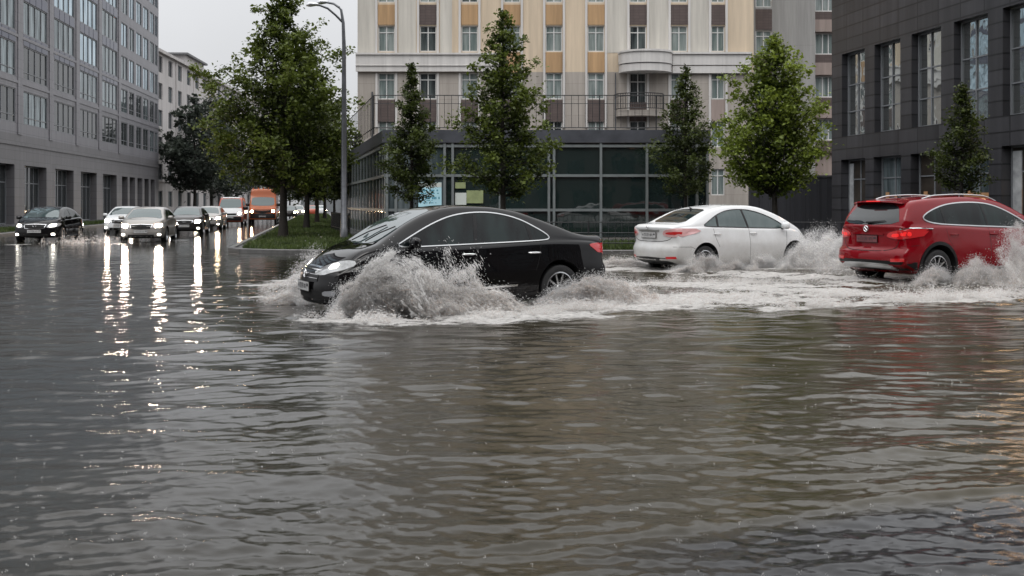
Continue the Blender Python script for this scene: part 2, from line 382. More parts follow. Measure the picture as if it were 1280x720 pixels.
    stroke([(400, 398), (470, 405), (560, 404), (640, 396), (720, 390), (800, 384)], [0.5, 0.55, 0.45, 0.7, 0.6, 0.4], 1.0)
    stroke([(640, 392), (700, 384), (800, 378), (900, 376), (1010, 372), (1080, 369)], [1.1, 1.6, 1.4, 1.1, 0.9, 0.9], 1.12)
    stroke([(760, 358), (860, 356), (960, 360), (1060, 356)], [0.8, 1.1, 1.0, 0.9], 0.85)
    stroke([(745, 374), (860, 369), (960, 366), (1050, 362)], [0.45, 0.5, 0.5, 0.5], 0.85)
    stroke([(960, 388), (1040, 383), (1120, 377), (1200, 374), (1290, 371), (1400, 366)], [0.22, 0.3, 0.6, 0.9, 0.9, 0.9], 1.05)
    stroke([(790, 336), (870, 340), (950, 343), (1030, 346), (1080, 350)], [1.0, 1.2, 1.3, 1.4, 1.0], 0.98)
    stroke([(960, 334), (1040, 334)], [1.3, 1.6], 1.0)
    stroke([(760, 330), (800, 326)], [1.4, 1.4], 0.75)
    stroke([(330, 372), (378, 370)], [0.5, 0.5], 0.75)
    stroke([(330, 356), (378, 352)], [0.8, 0.8], 0.6)
    stroke([(20, 306), (112, 304)], [0.7, 0.7], 0.62)
    stroke([(150, 305), (225, 300)], [0.7, 0.8], 0.66)
    n1 = fbm(X*0.9+2, Y*2.4, 5, 0.62); n2 = fbm(X*7, Y*9, 3, 0.6)
    fm = np.clip((foam*1.08-(1-foam*0.35)*0.66+(n1-0.5)*2.5+(n2-0.5)*0.9)*1.8, 0, 1)*(foam > 0.01)*np.clip(foam*3, 0, 1)
    Zh += np.where(foam > 0.01, np.clip(foam, 0, 1)*(0.10*(fbm(X*1.7, Y*3.2, 5, 0.66)-0.42)+0.035*(n2-0.5)), 0)
    Zh = Zh*near
    idx = np.arange(X.size).reshape(X.shape)
    Q = np.stack([idx[:-1, :-1], idx[:-1, 1:], idx[1:, 1:], idx[1:, :-1]], -1).reshape(-1, 4)
    m, nt, b = new_mat('flood_water'); L = nt.links.new
    b.inputs['IOR'].default_value = 1.33
    tc = N(nt, 'ShaderNodeTexCoord')
    at_ = N(nt, 'ShaderNodeAttribute'); at_.attribute_name = 'foam'
    n = N(nt, 'ShaderNodeTexNoise', Scale=0.22, Detail=4.0); L(tc.outputs['Object'], n.inputs['Vector'])
    sx = N(nt, 'ShaderNodeSeparateXYZ'); L(tc.outputs['Object'], sx.inputs[0])
    mr = N(nt, 'ShaderNodeMapRange'); mr.inputs[1].default_value = -3; mr.inputs[2].default_value = 3; L(sx.outputs['X'], mr.inputs[0])
    mr.inputs[3].default_value = -0.25; mr.inputs[4].default_value = 0.35
    ad = N(nt, 'ShaderNodeMath', operation='ADD'); L(mr.outputs[0], ad.inputs[0]); L(n.outputs['Fac'], ad.inputs[1])
    rp = N(nt, 'ShaderNodeValToRGB'); L(ad.outputs[0], rp.inputs[0])
    rp.color_ramp.elements[0].position = 0.25; rp.color_ramp.elements[0].color = (0.021, 0.020, 0.018, 1)
    rp.color_ramp.elements[1].position = 0.85; rp.color_ramp.elements[1].color = (0.036, 0.029, 0.014, 1)
    fn = N(nt, 'ShaderNodeTexNoise', Scale=9.0, Detail=6.0, Roughness=0.7)
    mp = N(nt, 'ShaderNodeMapping'); mp.inputs['Scale'].default_value = (1, 2.2, 1); L(tc.outputs['Object'], mp.inputs[0]); L(mp.outputs[0], fn.inputs['Vector'])
    ff = N(nt, 'ShaderNodeMath', operation='MULTIPLY_ADD'); L(fn.outputs['Fac'], ff.inputs[0]); ff.inputs[1].default_value = 2.6; ff.inputs[2].default_value = -1.3
    fa = N(nt, 'ShaderNodeMath', operation='ADD'); L(ff.outputs[0], fa.inputs[0]); L(at_.outputs['Fac'], fa.inputs[1])
    fr = N(nt, 'ShaderNodeMapRange'); fr.inputs[1].default_value = 0.22; fr.inputs[2].default_value = 1.25; L(fa.outputs[0], fr.inputs[0])
    fc = N(nt, 'ShaderNodeMath', operation='MULTIPLY'); L(fr.outputs[0], fc.inputs[0])
    gt = N(nt, 'ShaderNodeMapRange'); gt.inputs[1].default_value = 0.0; gt.inputs[2].default_value = 0.25; L(at_.outputs['Fac'], gt.inputs[0]); L(gt.outputs[0], fc.inputs[1])
    a2 = N(nt, 'ShaderNodeAttribute'); a2.attribute_name = 'shallow'
    ms = N(nt, 'ShaderNodeMix', data_type='RGBA'); L(a2.outputs['Fac'], ms.inputs[0]); L(rp.outputs[0], ms.inputs[6]); ms.inputs[7].default_value = (.010, .010, .011, 1)
    mx = N(nt, 'ShaderNodeMix', data_type='RGBA'); L(fc.outputs[0], mx.inputs[0]); L(ms.outputs[2], mx.inputs[6]); mx.inputs[7].default_value = (0.54, 0.525, 0.51, 1)
    SPK = N(nt, 'ShaderNodeMix', data_type='RGBA'); L(mx.outputs[2], SPK.inputs[6]); SPK.inputs[7].default_value = (.34, .34, .34, 1); L(SPK.outputs[2], b.inputs['Base Color'])
    # raindrop specks: tiny pale splashes
    vo = N(nt, 'ShaderNodeTexVoronoi', Scale=11.0); L(tc.outputs['Object'], vo.inputs['Vector'])
    vr = N(nt, 'ShaderNodeMapRange'); vr.inputs[1].default_value = 0.025; vr.inputs[2].default_value = 0.055; vr.inputs[3].default_value = 1; vr.inputs[4].default_value = 0; L(vo.outputs['Distance'], vr.inputs[0])
    SPK.inputs[0].default_value = 0
    ro = N(nt, 'ShaderNodeMapRange'); ro.inputs[3].default_value = 0.035; ro.inputs[4].default_value = 0.6; L(fc.outputs[0], ro.inputs[0]); L(ro.outputs[0], b.inputs['Roughness'])
    # fine ripples
    mp2 = N(nt, 'ShaderNodeMapping'); mp2.inputs['Scale'].default_value = (0.6, 1.4, 1); L(tc.outputs['Object'], mp2.inputs[0])
    b1 = N(nt, 'ShaderNodeTexNoise', Scale=11.0, Detail=5.0, Roughness=0.65, Distortion=0.4); L(mp2.outputs[0], b1.inputs['Vector'])
    b2 = N(nt, 'ShaderNodeTexNoise', Scale=46.0, Detail=4.0, Roughness=0.6); L(mp2.outputs[0], b2.inputs['Vector'])
    s1 = N(nt, 'ShaderNodeMath', operation='MULTIPLY_ADD'); L(b2.outputs['Fac'], s1.inputs[0]); s1.inputs[1].default_value = 0.95; L(b1.outputs['Fac'], s1.inputs[2])
    s2 = N(nt, 'ShaderNodeMath', operation='MULTIPLY_ADD'); L(vr.outputs[0], s2.inputs[0]); s2.inputs[1].default_value = 0.0; L(s1.outputs[0], s2.inputs[2])
    fz = N(nt, 'ShaderNodeTexNoise', Scale=16.0, Detail=5.0, Roughness=0.75); L(mp.outputs[0], fz.inputs['Vector'])
    fq = N(nt, 'ShaderNodeMath', operation='MULTIPLY'); L(fz.outputs['Fac'], fq.inputs[0]); L(fc.outputs[0], fq.inputs[1])
    v2 = N(nt, 'ShaderNodeTexVoronoi', Scale=3.2); L(tc.outputs['Object'], v2.inputs['Vector'])
    rg = N(nt, 'ShaderNodeMath', operation='SINE'); rs = N(nt, 'ShaderNodeMath', operation='MULTIPLY'); rs.inputs[1].default_value = 52; L(v2.outputs['Distance'], rs.inputs[0]); L(rs.outputs[0], rg.inputs[0])
    rf = N(nt, 'ShaderNodeMapRange'); rf.inputs[1].default_value = 0.05; rf.inputs[2].default_value = 0.32; rf.inputs[3].default_value = .30; rf.inputs[4].default_value = 0; L(v2.outputs['Distance'], rf.inputs[0])
    rz_ = N(nt, 'ShaderNodeMath', operation='MULTIPLY'); L(rg.outputs[0], rz_.inputs[0]); L(rf.outputs[0], rz_.inputs[1])
    sA = N(nt, 'ShaderNodeMath', operation='ADD'); L(rz_.outputs[0], sA.inputs[0]); L(s2.outputs[0], sA.inputs[1]); s2 = sA
    s3 = N(nt, 'ShaderNodeMath', operation='MULTIPLY_ADD'); L(fq.outputs[0], s3.inputs[0]); s3.inputs[1].default_value = 18.0; L(s2.outputs[0], s3.inputs[2]); s2 = s3
    bp = N(nt, 'ShaderNodeBump', Strength=0.6, Distance=0.0019); L(s2.outputs[0], bp.inputs['Height']); L(bp.outputs['Normal'], b.inputs['Normal'])
    MATS['flood_water'] = m
    me = mesh_np('water', np.stack([X, Y, Zh], -1).reshape(-1, 3), Q, ['flood_water'], smooth=True)
    a = me.attributes.new('shallow', 'FLOAT', 'POINT'); a.data.foreach_set('value', shal.astype(np.float32).ravel())
    a = me.attributes.new('foam', 'FLOAT', 'POINT'); a.data.foreach_set('value', (fm*near).astype(np.float32).ravel())
    tag(link('water', me), kind='structure', label='rippled brown grey flood water covering the whole junction')
    return
water()
g0 = MB().mat('asphalt'); g0.quad((-1500, -400, -0.12), (1500, -400, -0.12), (1500, 2500, -0.12), (-1500, 2500, -0.12))
tag(g0.build('ground'), kind='structure')

def along(p, t, off=0.0):                 # from p, t metres up the avenue
    return (p[0]+AV[0]*t+off, p[1]+AV[1]*t)
# forecourt / island: pavement slab with kerb
K0 = (-9.35, 33.2)
outline = [along(K0, 160), along(K0, 60), along(K0, 20), along(K0, 3), K0, (-9.15, 32.2), (-8.6, 31.4), (-7.6, 30.8), (-6, 30.45), (0, 30.3), (60, 29.6), (60, 120), (-25, 190)]
outline = outline[::-1]
p = MB().mat('pavement'); p.prism(outline, -0.115, 0.075); tag(p.build('pavement'), kind='structure')
kb = MB().mat('kerb_stone')
def kerb(pts, wd=0.16, z=0.125):
    P = [Vector((a, b)) for a, b in pts]; n = len(P); off = []
    for i in range(n):
        d = (P[min(i+1, n-1)]-P[max(i-1, 0)]).normalized(); nr = Vector((-d.y, d.x)); off.append((P[i]-nr*0.03, P[i]+nr*wd))
    V = []
    for a, b in off: V += [(a.x, a.y, -0.11), (a.x, a.y, z-0.02), (a.x+(b.x-a.x)*.15, a.y+(b.y-a.y)*.15, z), (b.x, b.y, z), (b.x, b.y, -0.11)]
    Fs = [(5*i+k, 5*i+k+1, 5*i+5+k+1, 5*i+5+k) for i in range(n-1) for k in range(4)]
    kb.add(V, Fs)
fr = [along(K0, 160), along(K0, 60), along(K0, 20), along(K0, 3), K0, (-9.15, 32.2), (-8.6, 31.4), (-7.6, 30.8), (-6, 30.45), (0, 30.3), (60, 29.6)]
kerb(fr)
LK = (-24.6, 47.8)
left = [along(LK, 260), along(LK, 60), along(LK, 0), (-24.2, 45.2), (-25.2, 44.0), (-27, 43.6), (-120, 43.2)]
kerb([(x, y) for x, y in left][::-1])
tag(kb.build('kerb'), kind='structure')
p = MB().mat('pavement'); p.prism(left+[(-120, 300)], -0.115, 0.075); tag(p.build('pavement'), kind='structure')
# lawns
def lawn(pts, name='lawn'):
    m = MB().mat('earth'); m.prism(pts, 0.0, 0.09); return tag(m.build(name), kind='structure')
def inset(t, o): q = along(K0, t); return (q[0]+o, q[1])
lawnA = [inset(120, 0.3), inset(60, 0.3), inset(0.5, 0.35), (-8.7, 32.2), (-7.4, 31.3), (-5.6, 30.9), (-4.8, 31.2), (-5.3, 34.5), inset(10, 4.4), inset(60, 4.2), inset(120, 4.2)]
lawn(lawnA[::-1])
lawnB = [(-4.2, 30.8), (30, 30.4), (30, 35.5), (-4.4, 36.2)]; lawn(lawnB)
lawnC = [along(LK, 1, -1.0), along(LK, 90, -1.0), along(LK, 90, -3.2), along(LK, 1, -3.6)]; lawn(lawnC[::1])
def inside(pts, X, Y):
    c = np.zeros(X.shape, bool); n = len(pts)
    for i in range(n):
        x1, y1 = pts[i]; x2, y2 = pts[(i+1) % n]
        cond = ((y1 > Y) != (y2 > Y)) & (X < (x2-x1)*(Y-y1)/((y2-y1) or 1e-9)+x1); c ^= cond
    return c
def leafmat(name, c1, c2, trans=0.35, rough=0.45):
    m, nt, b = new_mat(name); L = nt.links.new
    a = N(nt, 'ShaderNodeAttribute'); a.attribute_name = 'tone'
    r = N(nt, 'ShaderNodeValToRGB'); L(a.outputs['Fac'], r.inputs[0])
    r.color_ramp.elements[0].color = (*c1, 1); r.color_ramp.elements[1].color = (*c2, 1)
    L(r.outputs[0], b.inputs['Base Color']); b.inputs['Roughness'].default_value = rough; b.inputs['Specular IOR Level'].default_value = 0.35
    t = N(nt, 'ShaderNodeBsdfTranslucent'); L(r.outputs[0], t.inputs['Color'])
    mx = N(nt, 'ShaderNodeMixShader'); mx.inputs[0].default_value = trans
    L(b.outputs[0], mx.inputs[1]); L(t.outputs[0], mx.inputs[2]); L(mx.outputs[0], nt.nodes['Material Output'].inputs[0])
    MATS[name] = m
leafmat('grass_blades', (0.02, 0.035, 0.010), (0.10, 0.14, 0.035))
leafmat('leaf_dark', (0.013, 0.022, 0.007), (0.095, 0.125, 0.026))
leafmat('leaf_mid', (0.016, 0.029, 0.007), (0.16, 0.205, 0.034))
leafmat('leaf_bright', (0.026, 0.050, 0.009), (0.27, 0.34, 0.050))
leafmat('leaf_far', (0.050, 0.062, 0.054), (0.095, 0.115, 0.085))  # leaf green greyed and lifted, haze put into the colour
leafmat('leaf_hazy', (0.075, 0.085, 0.080), (0.11, 0.125, 0.11))  # paler still: thicker haze mixed into the leaf colour
def grass(pts, n, hmin, hmax, label, bounds=None):
    xs = [q[0] for q in pts]; ys = [q[1] for q in pts]
    X = rng.uniform(min(xs), max(xs), n*4); Y = min(ys)+(max(ys)-min(ys))*rng.random(n*4)**1.6
    k = inside(pts, X, Y); X = X[k][:n]; Y = Y[k][:n]; n = len(X)
    dens = fbm(X*1.3, Y*1.3, 3); h = rng.uniform(hmin, hmax, n)*(0.5+dens); th = rng.uniform(0, 6.28, n); wd = 0.012+0.012*rng.random(n)+Y*0.0002
    lx = rng.normal(0, 0.35, n)*h; ly = rng.normal(0, 0.35, n)*h
    A = np.stack([X-np.cos(th)*wd, Y-np.sin(th)*wd, np.full(n, 0.08)], -1); B = np.stack([X+np.cos(th)*wd, Y+np.sin(th)*wd, np.full(n, 0.08)], -1)
    C = np.stack([X+lx, Y+ly, 0.08+h], -1)
    V = np.stack([A, B, C], 1).reshape(-1, 3); me = mesh_np('grass', V, np.arange(3*n).reshape(n, 3), ['grass_blades'])
    a = me.attributes.new('tone', 'FLOAT', 'POINT'); tone = np.clip(dens*0.9+rng.normal(0, 0.18, n), 0, 1)
    a.data.foreach_set('value', np.repeat(tone, 3).astype(np.float32))
    tag(link('grass', me), label, 'grass', kind='stuff')
grass(lawnA, 60000, 0.05, 0.16, 'wet green grass on the tree island beside the avenue kerb')
grass(lawnB, 50000, 0.06, 0.22, 'rough grass strip behind the black railing before the glass pavilion')
grass(lawnC, 26000, 0.06, 0.2, 'grass verge at the foot of the grey stone office block')
# ------------------------------------------------------------------ trees
def tree(name, x, y, h, base, prof, leaves, lsize, mat, label, trunk_r=0.11, group=None, nb=110, droop=0.0, seed=1, gaps=0.25, z0=0.06, spread=1.0, lean=(0, 0), cat='tree', rise=0.45):
    """prof: list of (fraction of crown height, radius). A tapered trunk, limbs, and leaves gathered round the limbs and twigs"""
    r = np.random.default_rng(seed)
    root = empty(name, (x, y, z0), 0, label, cat, group)
    tb = MB().mat('bark')
    hz = np.linspace(0, 0.97*h, 12); wob = 0.05*trunk_r*10
    cx = lambda z: lean[0]*(z/h)**1.5*h+wob*0.25*math.sin(z*1.3+seed); cy = lambda z: lean[1]*(z/h)**1.5*h+wob*0.25*math.cos(z*1.1+seed*2)
    tb.tube([(cx(z)-cx(0), cy(z)-cy(0), z) for z in hz], [trunk_r*(1.35 if i == 0 else 1)*(1-0.9*(z/h))+0.012 for i, z in enumerate(hz)], 9)
    fr_ = [p[0] for p in prof]; rad = [p[1] for p in prof]
    P = []; W = []
    for i in range(nb):
        f = ((i+0.5)/nb)**0.85; f = min(0.995, max(0.0, f+r.normal(0, 0.012)))
        az = i*2.39996+r.normal(0, 0.35); Rr = np.interp(f, fr_, rad)*max(0.3, 1+r.normal(0, 0.32))
        z = base+f*(h-base)
        rs = rise*Rr*(0.6+0.6*r.random())-droop*Rr
        zs = max(base*0.86, z-rs*0.8); zt = z+rs*0.25
        s = Vector((cx(zs)-cx(0), cy(zs)-cy(0), zs)); e = Vector((cx(z)-cx(0)+Rr*math.cos(az), cy(z)-cy(0)+Rr*math.sin(az), zt))
        mid = s.lerp(e, 0.5)+Vector((r.normal(0, .06), r.normal(0, .06), -0.10*Rr))
        br = max(0.008, trunk_r*0.32*(1-f)+0.006)
        tb.tube([s, mid, e], [br, br*0.7, br*0.3], 5, cap=False)
        k = 5+int(5*Rr)
        nodes = []
        for j in range(k):
            t = 0.30+0.70*(j+r.random())/k
            q = s.lerp(mid, t*2) if t < .5 else mid.lerp(e, t*2-1)
            q = q+Vector((r.normal(0, 1, 3)*np.array([1, 1, .7])*0.16*Rr*spread*(1.15-t*0.6)).tolist())
            nodes.append(q); W.append((0.35+t)*(0.25+Rr)*(0.15 if r.random() < gaps else 1)); P.append((q.x, q.y, q.z, t, f))
    P = np.array(P); W = np.array(W); W /= W.sum()
    idx = r.choice(len(P), leaves, p=W); q = P[idx]
    cl = 0.085+0.05*np.interp(q[:, 4], fr_, rad)
    C = q[:, :3]+r.normal(0, 1, (leaves, 3))*cl[:, None]*np.array([1, 1, 0.8])*spread
    nrm = r.normal(0, 1, (leaves, 3)); nrm[:, 2] = np.abs(nrm[:, 2])*1.0+0.5; nrm /= np.linalg.norm(nrm, axis=1)[:, None]
    a = np.cross(nrm, r.normal(0, 1, (leaves, 3))); a /= np.linalg.norm(a, axis=1)[:, None]; b = np.cross(nrm, a)
    s = lsize*0.88*(0.5+1.0*r.random(leaves)**1.4)[:, None]
    V = np.stack([C-a*s*0.62, C-b*s*0.42+nrm*s*0.08, C+a*s*0.62-nrm*s*0.15, C+b*s*0.42+nrm*s*0.08], 1).reshape(-1, 3)
    me = mesh_np('crown', V, np.arange(4*leaves).reshape(leaves, 4), [mat])
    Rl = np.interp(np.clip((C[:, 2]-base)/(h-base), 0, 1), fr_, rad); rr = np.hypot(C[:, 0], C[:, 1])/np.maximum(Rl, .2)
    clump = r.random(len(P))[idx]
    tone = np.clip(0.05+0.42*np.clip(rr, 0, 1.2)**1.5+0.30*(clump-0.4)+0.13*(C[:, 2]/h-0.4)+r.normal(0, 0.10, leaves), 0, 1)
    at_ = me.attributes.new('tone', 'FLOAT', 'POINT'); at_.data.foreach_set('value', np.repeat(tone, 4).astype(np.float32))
    tb.build('trunk', root, 60); link('crown', me, root)
    return root
cone = lambda R_: [(0, R_*0.45), (0.08, R_*0.8), (0.2, R_), (0.38, R_*0.86), (0.6, R_*0.55), (0.8, R_*0.30), (0.93, R_*0.14), (1, 0.03)]
x, y = at(354, 43)
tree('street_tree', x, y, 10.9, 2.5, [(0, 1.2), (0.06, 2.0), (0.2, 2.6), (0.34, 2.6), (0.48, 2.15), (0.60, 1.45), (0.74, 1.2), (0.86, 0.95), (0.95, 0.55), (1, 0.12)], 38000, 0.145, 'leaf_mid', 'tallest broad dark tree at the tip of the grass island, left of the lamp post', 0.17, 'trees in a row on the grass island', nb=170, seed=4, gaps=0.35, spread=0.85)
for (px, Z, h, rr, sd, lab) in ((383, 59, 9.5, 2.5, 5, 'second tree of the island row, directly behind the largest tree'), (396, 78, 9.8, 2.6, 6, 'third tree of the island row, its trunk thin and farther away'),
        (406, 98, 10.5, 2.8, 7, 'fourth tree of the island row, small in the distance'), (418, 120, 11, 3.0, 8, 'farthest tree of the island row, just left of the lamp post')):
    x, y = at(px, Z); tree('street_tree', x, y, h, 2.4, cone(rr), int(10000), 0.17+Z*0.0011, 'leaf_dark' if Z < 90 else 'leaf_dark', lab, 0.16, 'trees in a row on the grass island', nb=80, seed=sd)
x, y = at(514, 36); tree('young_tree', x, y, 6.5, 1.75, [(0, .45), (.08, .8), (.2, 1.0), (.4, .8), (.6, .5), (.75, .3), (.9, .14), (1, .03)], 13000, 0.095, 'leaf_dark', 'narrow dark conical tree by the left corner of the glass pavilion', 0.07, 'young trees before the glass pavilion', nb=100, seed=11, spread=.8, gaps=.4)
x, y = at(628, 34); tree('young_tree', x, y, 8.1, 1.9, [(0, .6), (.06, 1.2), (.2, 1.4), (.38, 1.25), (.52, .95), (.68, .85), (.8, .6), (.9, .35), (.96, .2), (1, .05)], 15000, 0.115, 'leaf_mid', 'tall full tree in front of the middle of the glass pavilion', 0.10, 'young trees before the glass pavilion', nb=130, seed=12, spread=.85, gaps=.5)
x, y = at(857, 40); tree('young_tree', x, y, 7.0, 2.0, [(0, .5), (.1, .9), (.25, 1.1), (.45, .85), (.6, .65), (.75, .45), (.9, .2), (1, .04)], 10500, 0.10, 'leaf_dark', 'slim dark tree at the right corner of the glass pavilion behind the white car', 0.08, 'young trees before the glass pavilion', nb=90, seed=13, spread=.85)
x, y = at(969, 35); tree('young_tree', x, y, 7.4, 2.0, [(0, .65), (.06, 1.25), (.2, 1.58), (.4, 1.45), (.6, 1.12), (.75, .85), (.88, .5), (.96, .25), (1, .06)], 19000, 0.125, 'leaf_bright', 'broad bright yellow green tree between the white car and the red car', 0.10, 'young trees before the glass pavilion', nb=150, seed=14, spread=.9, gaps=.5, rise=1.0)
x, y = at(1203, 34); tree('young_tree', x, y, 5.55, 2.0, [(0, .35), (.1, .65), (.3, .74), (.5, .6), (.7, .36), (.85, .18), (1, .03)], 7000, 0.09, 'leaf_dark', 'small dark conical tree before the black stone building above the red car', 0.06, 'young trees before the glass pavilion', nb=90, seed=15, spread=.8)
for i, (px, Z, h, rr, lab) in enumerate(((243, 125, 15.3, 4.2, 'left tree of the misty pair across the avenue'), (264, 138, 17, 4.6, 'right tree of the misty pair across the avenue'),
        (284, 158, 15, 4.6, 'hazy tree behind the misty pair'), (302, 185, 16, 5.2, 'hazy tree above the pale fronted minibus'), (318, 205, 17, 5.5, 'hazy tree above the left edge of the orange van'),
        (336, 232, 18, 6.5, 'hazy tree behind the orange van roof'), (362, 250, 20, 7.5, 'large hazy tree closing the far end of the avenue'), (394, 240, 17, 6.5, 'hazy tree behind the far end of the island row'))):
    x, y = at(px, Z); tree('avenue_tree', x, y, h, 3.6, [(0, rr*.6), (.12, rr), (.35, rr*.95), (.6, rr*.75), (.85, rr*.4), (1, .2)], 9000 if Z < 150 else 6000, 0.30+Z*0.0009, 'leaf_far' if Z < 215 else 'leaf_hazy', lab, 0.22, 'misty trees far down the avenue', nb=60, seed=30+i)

# ------------------------------------------------------------------ building helpers (local frame: facade on y = 0 facing -y)
def wall_grid(mb, x0, x1, z0, z1, holes, y=0.0, depth=0.3):
    """one wall sheet with rectangular openings and their reveals"""
    xs = sorted({x0, x1, *[a for h in holes for a in h[:2]]}); zs = sorted({z0, z1, *[a for h in holes for a in h[2:]]})
    xs = [v for v in xs if x0 <= v <= x1]; zs = [v for v in zs if z0 <= v <= z1]
    for i in range(len(xs)-1):
        for j in range(len(zs)-1):
            cx, cz = (xs[i]+xs[i+1])/2, (zs[j]+zs[j+1])/2
            if any(h[0] < cx < h[1] and h[2] < cz < h[3] for h in holes): continue
            mb.quad((xs[i], y, zs[j]), (xs[i+1], y, zs[j]), (xs[i+1], y, zs[j+1]), (xs[i], y, zs[j+1]))
    for a, b, c, d in holes:
        Y = y+depth
        mb.quad((a, y, c), (a, Y, c), (a, Y, d), (a, y, d)); mb.quad((b, y, c), (b, y, d), (b, Y, d), (b, Y, c))
        mb.quad((a, y, c), (b, y, c), (b, Y, c), (a, Y, c)); mb.quad((a, y, d), (a, Y, d), (b, Y, d), (b, y, d))
def window(parent, a, b, c, d, y, frame, pane, vs=(), hs=(), fw=0.06, curtain=None, label=None):
    """frame bars as the window part, its glass as the pane sub-part"""
    m = MB().mat(frame); t = 0.05
    m.box(a, a+fw, y-t, y+.01, c, d); m.box(b-fw, b, y-t, y+.01, c, d)
    m.box(a+fw, b-fw, y-t, y+.01, c, c+fw); m.box(a+fw, b-fw, y-t, y+.01, d-fw, d)
    for v in vs: x = a+(b-a)*v; m.box(x-fw*.45, x+fw*.45, y-t*.8, y+.008, c+fw, d-fw)
    for hh in hs: z = c+(d-c)*hh; m.box(a+fw, b-fw, y-t*.7, y+.006, z-fw*.4, z+fw*.4)
    o = m.build('window', parent)
    g_ = MB().mat(pane)
    # panes sit at slightly different angles, as real ones do
    xs = [a+fw*.5]+[a+(b-a)*v for v in vs]+[b-fw*.5]
    for i in range(len(xs)-1):
        e = random.uniform(-.006, .006); q = random.uniform(-.006, .006)
        g_.quad((xs[i], y+.012+e, c+fw*.5), (xs[i+1], y+.012-e, c+fw*.5), (xs[i+1], y+.012-e+q, d-fw*.5), (xs[i], y+.012+e+q, d-fw*.5))
    g_.build('pane', o)
    return o

# ---- left grey stone office block
rz = math.atan2(1, -0.12)
A0 = Vector((-37.6, 76)); ad_ = Vector((-0.12, 1)).normalized(); org = A0-ad_*21
B1 = empty('office_block', (org.x, org.y, 0), rz, 'large grey stone office block with blue glass bays, curving along the left side', 'building')
ST = 3.5; Z0 = 4.35; holes = []; wins = []
# wide bays, then narrower ones towards the far end
bays = [(k*7.0, k*7.0+7.0) for k in range(-1, 7)]; bays = [(a, b) for a, b in bays if a >= -7]
xw = [(a+.85, b-.8) for a, b in bays]
nar = [(49.7, 52.2), (52.9, 55.0), (55.9, 58.2), (59.0, 61.4), (62.2, 64.2), (64.6, 66.0)]
for a, b in xw:
    for s in range(0, 9):
        z = Z0+s*ST
        if s == 0: continue
        big = s >= 2
        holes.append((a, b, z-0.15, z+2.45 if not big else z+2.45)); wins.append((a, b, z-0.15, z+2.45, 3, big, s))
for a, b in nar:
    for s in range(1, 9):
        z = Z0+s*ST; holes.append((a, b, z-0.1, z+2.4)); wins.append((a, b, z-0.1, z+2.4, 1, False, s))
W = MB().mat('grey_stone')
wall_grid(W, -7, 66.5, Z0+ST-1.0, 38, [h for h in holes], 0, 0.12)
W.quad((66.5, 0, 0), (66.5, 16, 0), (66.5, 16, 38), (66.5, 0, 38)); W.quad((-7, 0, 0), (-7, 0, 38), (-7, 16, 38), (-7, 16, 0))
W.quad((-7, 16, 0), (66.5, 16, 0), (66.5, 16, 38), (-7, 16, 38)); W.mat('roof_grey').quad((-7, 0, 38), (66.5, 0, 38), (66.5, 16, 38), (-7, 16, 38))
W.mat('grey_stone')
for a, b in bays+[(49, 49)]: W.box(a-0.42, a+0.45, -0.07, -0.003, Z0+ST-1.0, 38)
for k in (2, 3): W.box(-7, 66.5, -0.06, -0.002, Z0+ST*k-0.62, Z0+ST*k-0.40)
W.build('wall', B1)
# ground floor: deep colonnade
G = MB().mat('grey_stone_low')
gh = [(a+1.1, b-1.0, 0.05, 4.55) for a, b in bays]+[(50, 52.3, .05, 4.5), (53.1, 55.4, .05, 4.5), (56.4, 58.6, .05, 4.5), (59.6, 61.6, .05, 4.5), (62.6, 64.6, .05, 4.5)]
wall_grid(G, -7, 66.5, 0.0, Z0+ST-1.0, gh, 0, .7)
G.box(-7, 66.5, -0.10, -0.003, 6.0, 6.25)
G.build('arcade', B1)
for a, b, c, d in gh:
    window(B1, a, b, c, d, .65, 'window_frame_grey', 'glass_dark', [i/4 for i in range(1, 4)] if b-a > 3 else [.5], [0.7], 0.09)
for (a, b, c, d, n, big, s) in wins:
    pane = random.choice(['glass_sky', 'glass_sky', 'glass_sky', 'glass_mid']) if s >= 3 else random.choice(['glass_mid', 'glass_dark', 'glass_dark'])
    vs = [1/4, 2/4, 3/4] if n == 3 else [0.5]
    window(B1, a, b, c, d, 0.09, 'window_frame_grey', pane, vs, [0.22] if s < 3 else [], 0.08)
for a, b in xw:
    for s in range(2, 9):
        S = MB().mat('spandrel_blue'); z = Z0+s*ST+2.45; S.box(a, b, -0.012, -0.004, z+0.02, z+0.86)
        for v in (.25, .5, .75): S.box(a+(b-a)*v-.03, a+(b-a)*v+.03, -0.03, -0.014, z+.02, z+.86)
        S.build('spandrel', B1)
cl = MB().mat('roof_grey'); cl.box(-7.1, 66.6, -.35, 0.4, 38.02, 38.5); cl.build('cornice', B1)

# ---- old white block beyond
rz = math.atan2(1, -0.06)
p0 = Vector((-44.9, 125))
B2 = empty('apartment_block', (p0.x, p0.y, 0), rz, 'long old white block with a low attic, misty beyond the grey office block', 'building')
W = MB().mat('old_white'); hs_ = []
wl = []
for k in range(19):
    for s in range(6):
        a = 1.6+k*4.6; hs_.append((a, a+1.9, 1.2+s*3.45, 3.3+s*3.45)); wl.append(hs_[-1])
wall_grid(W, 0, 90, 0, 21.4, hs_, 0, 0.25)
W.quad((0, 0, 0), (0, 0, 21.4), (0, 14, 21.4), (0, 14, 0)); W.quad((90, 0, 0), (90, 14, 0), (90, 14, 21.4), (90, 0, 21.4))
W.mat('roof_grey').quad((0, 0, 21.4), (90, 0, 21.4), (90, 14, 21.4), (0, 14, 21.4)); W.mat('old_white')
W.box(-.1, 90.1, -.45, -.003, 20.9, 21.3); W.box(-.1, 90.1, -.2, -.003, 4.4, 4.65)
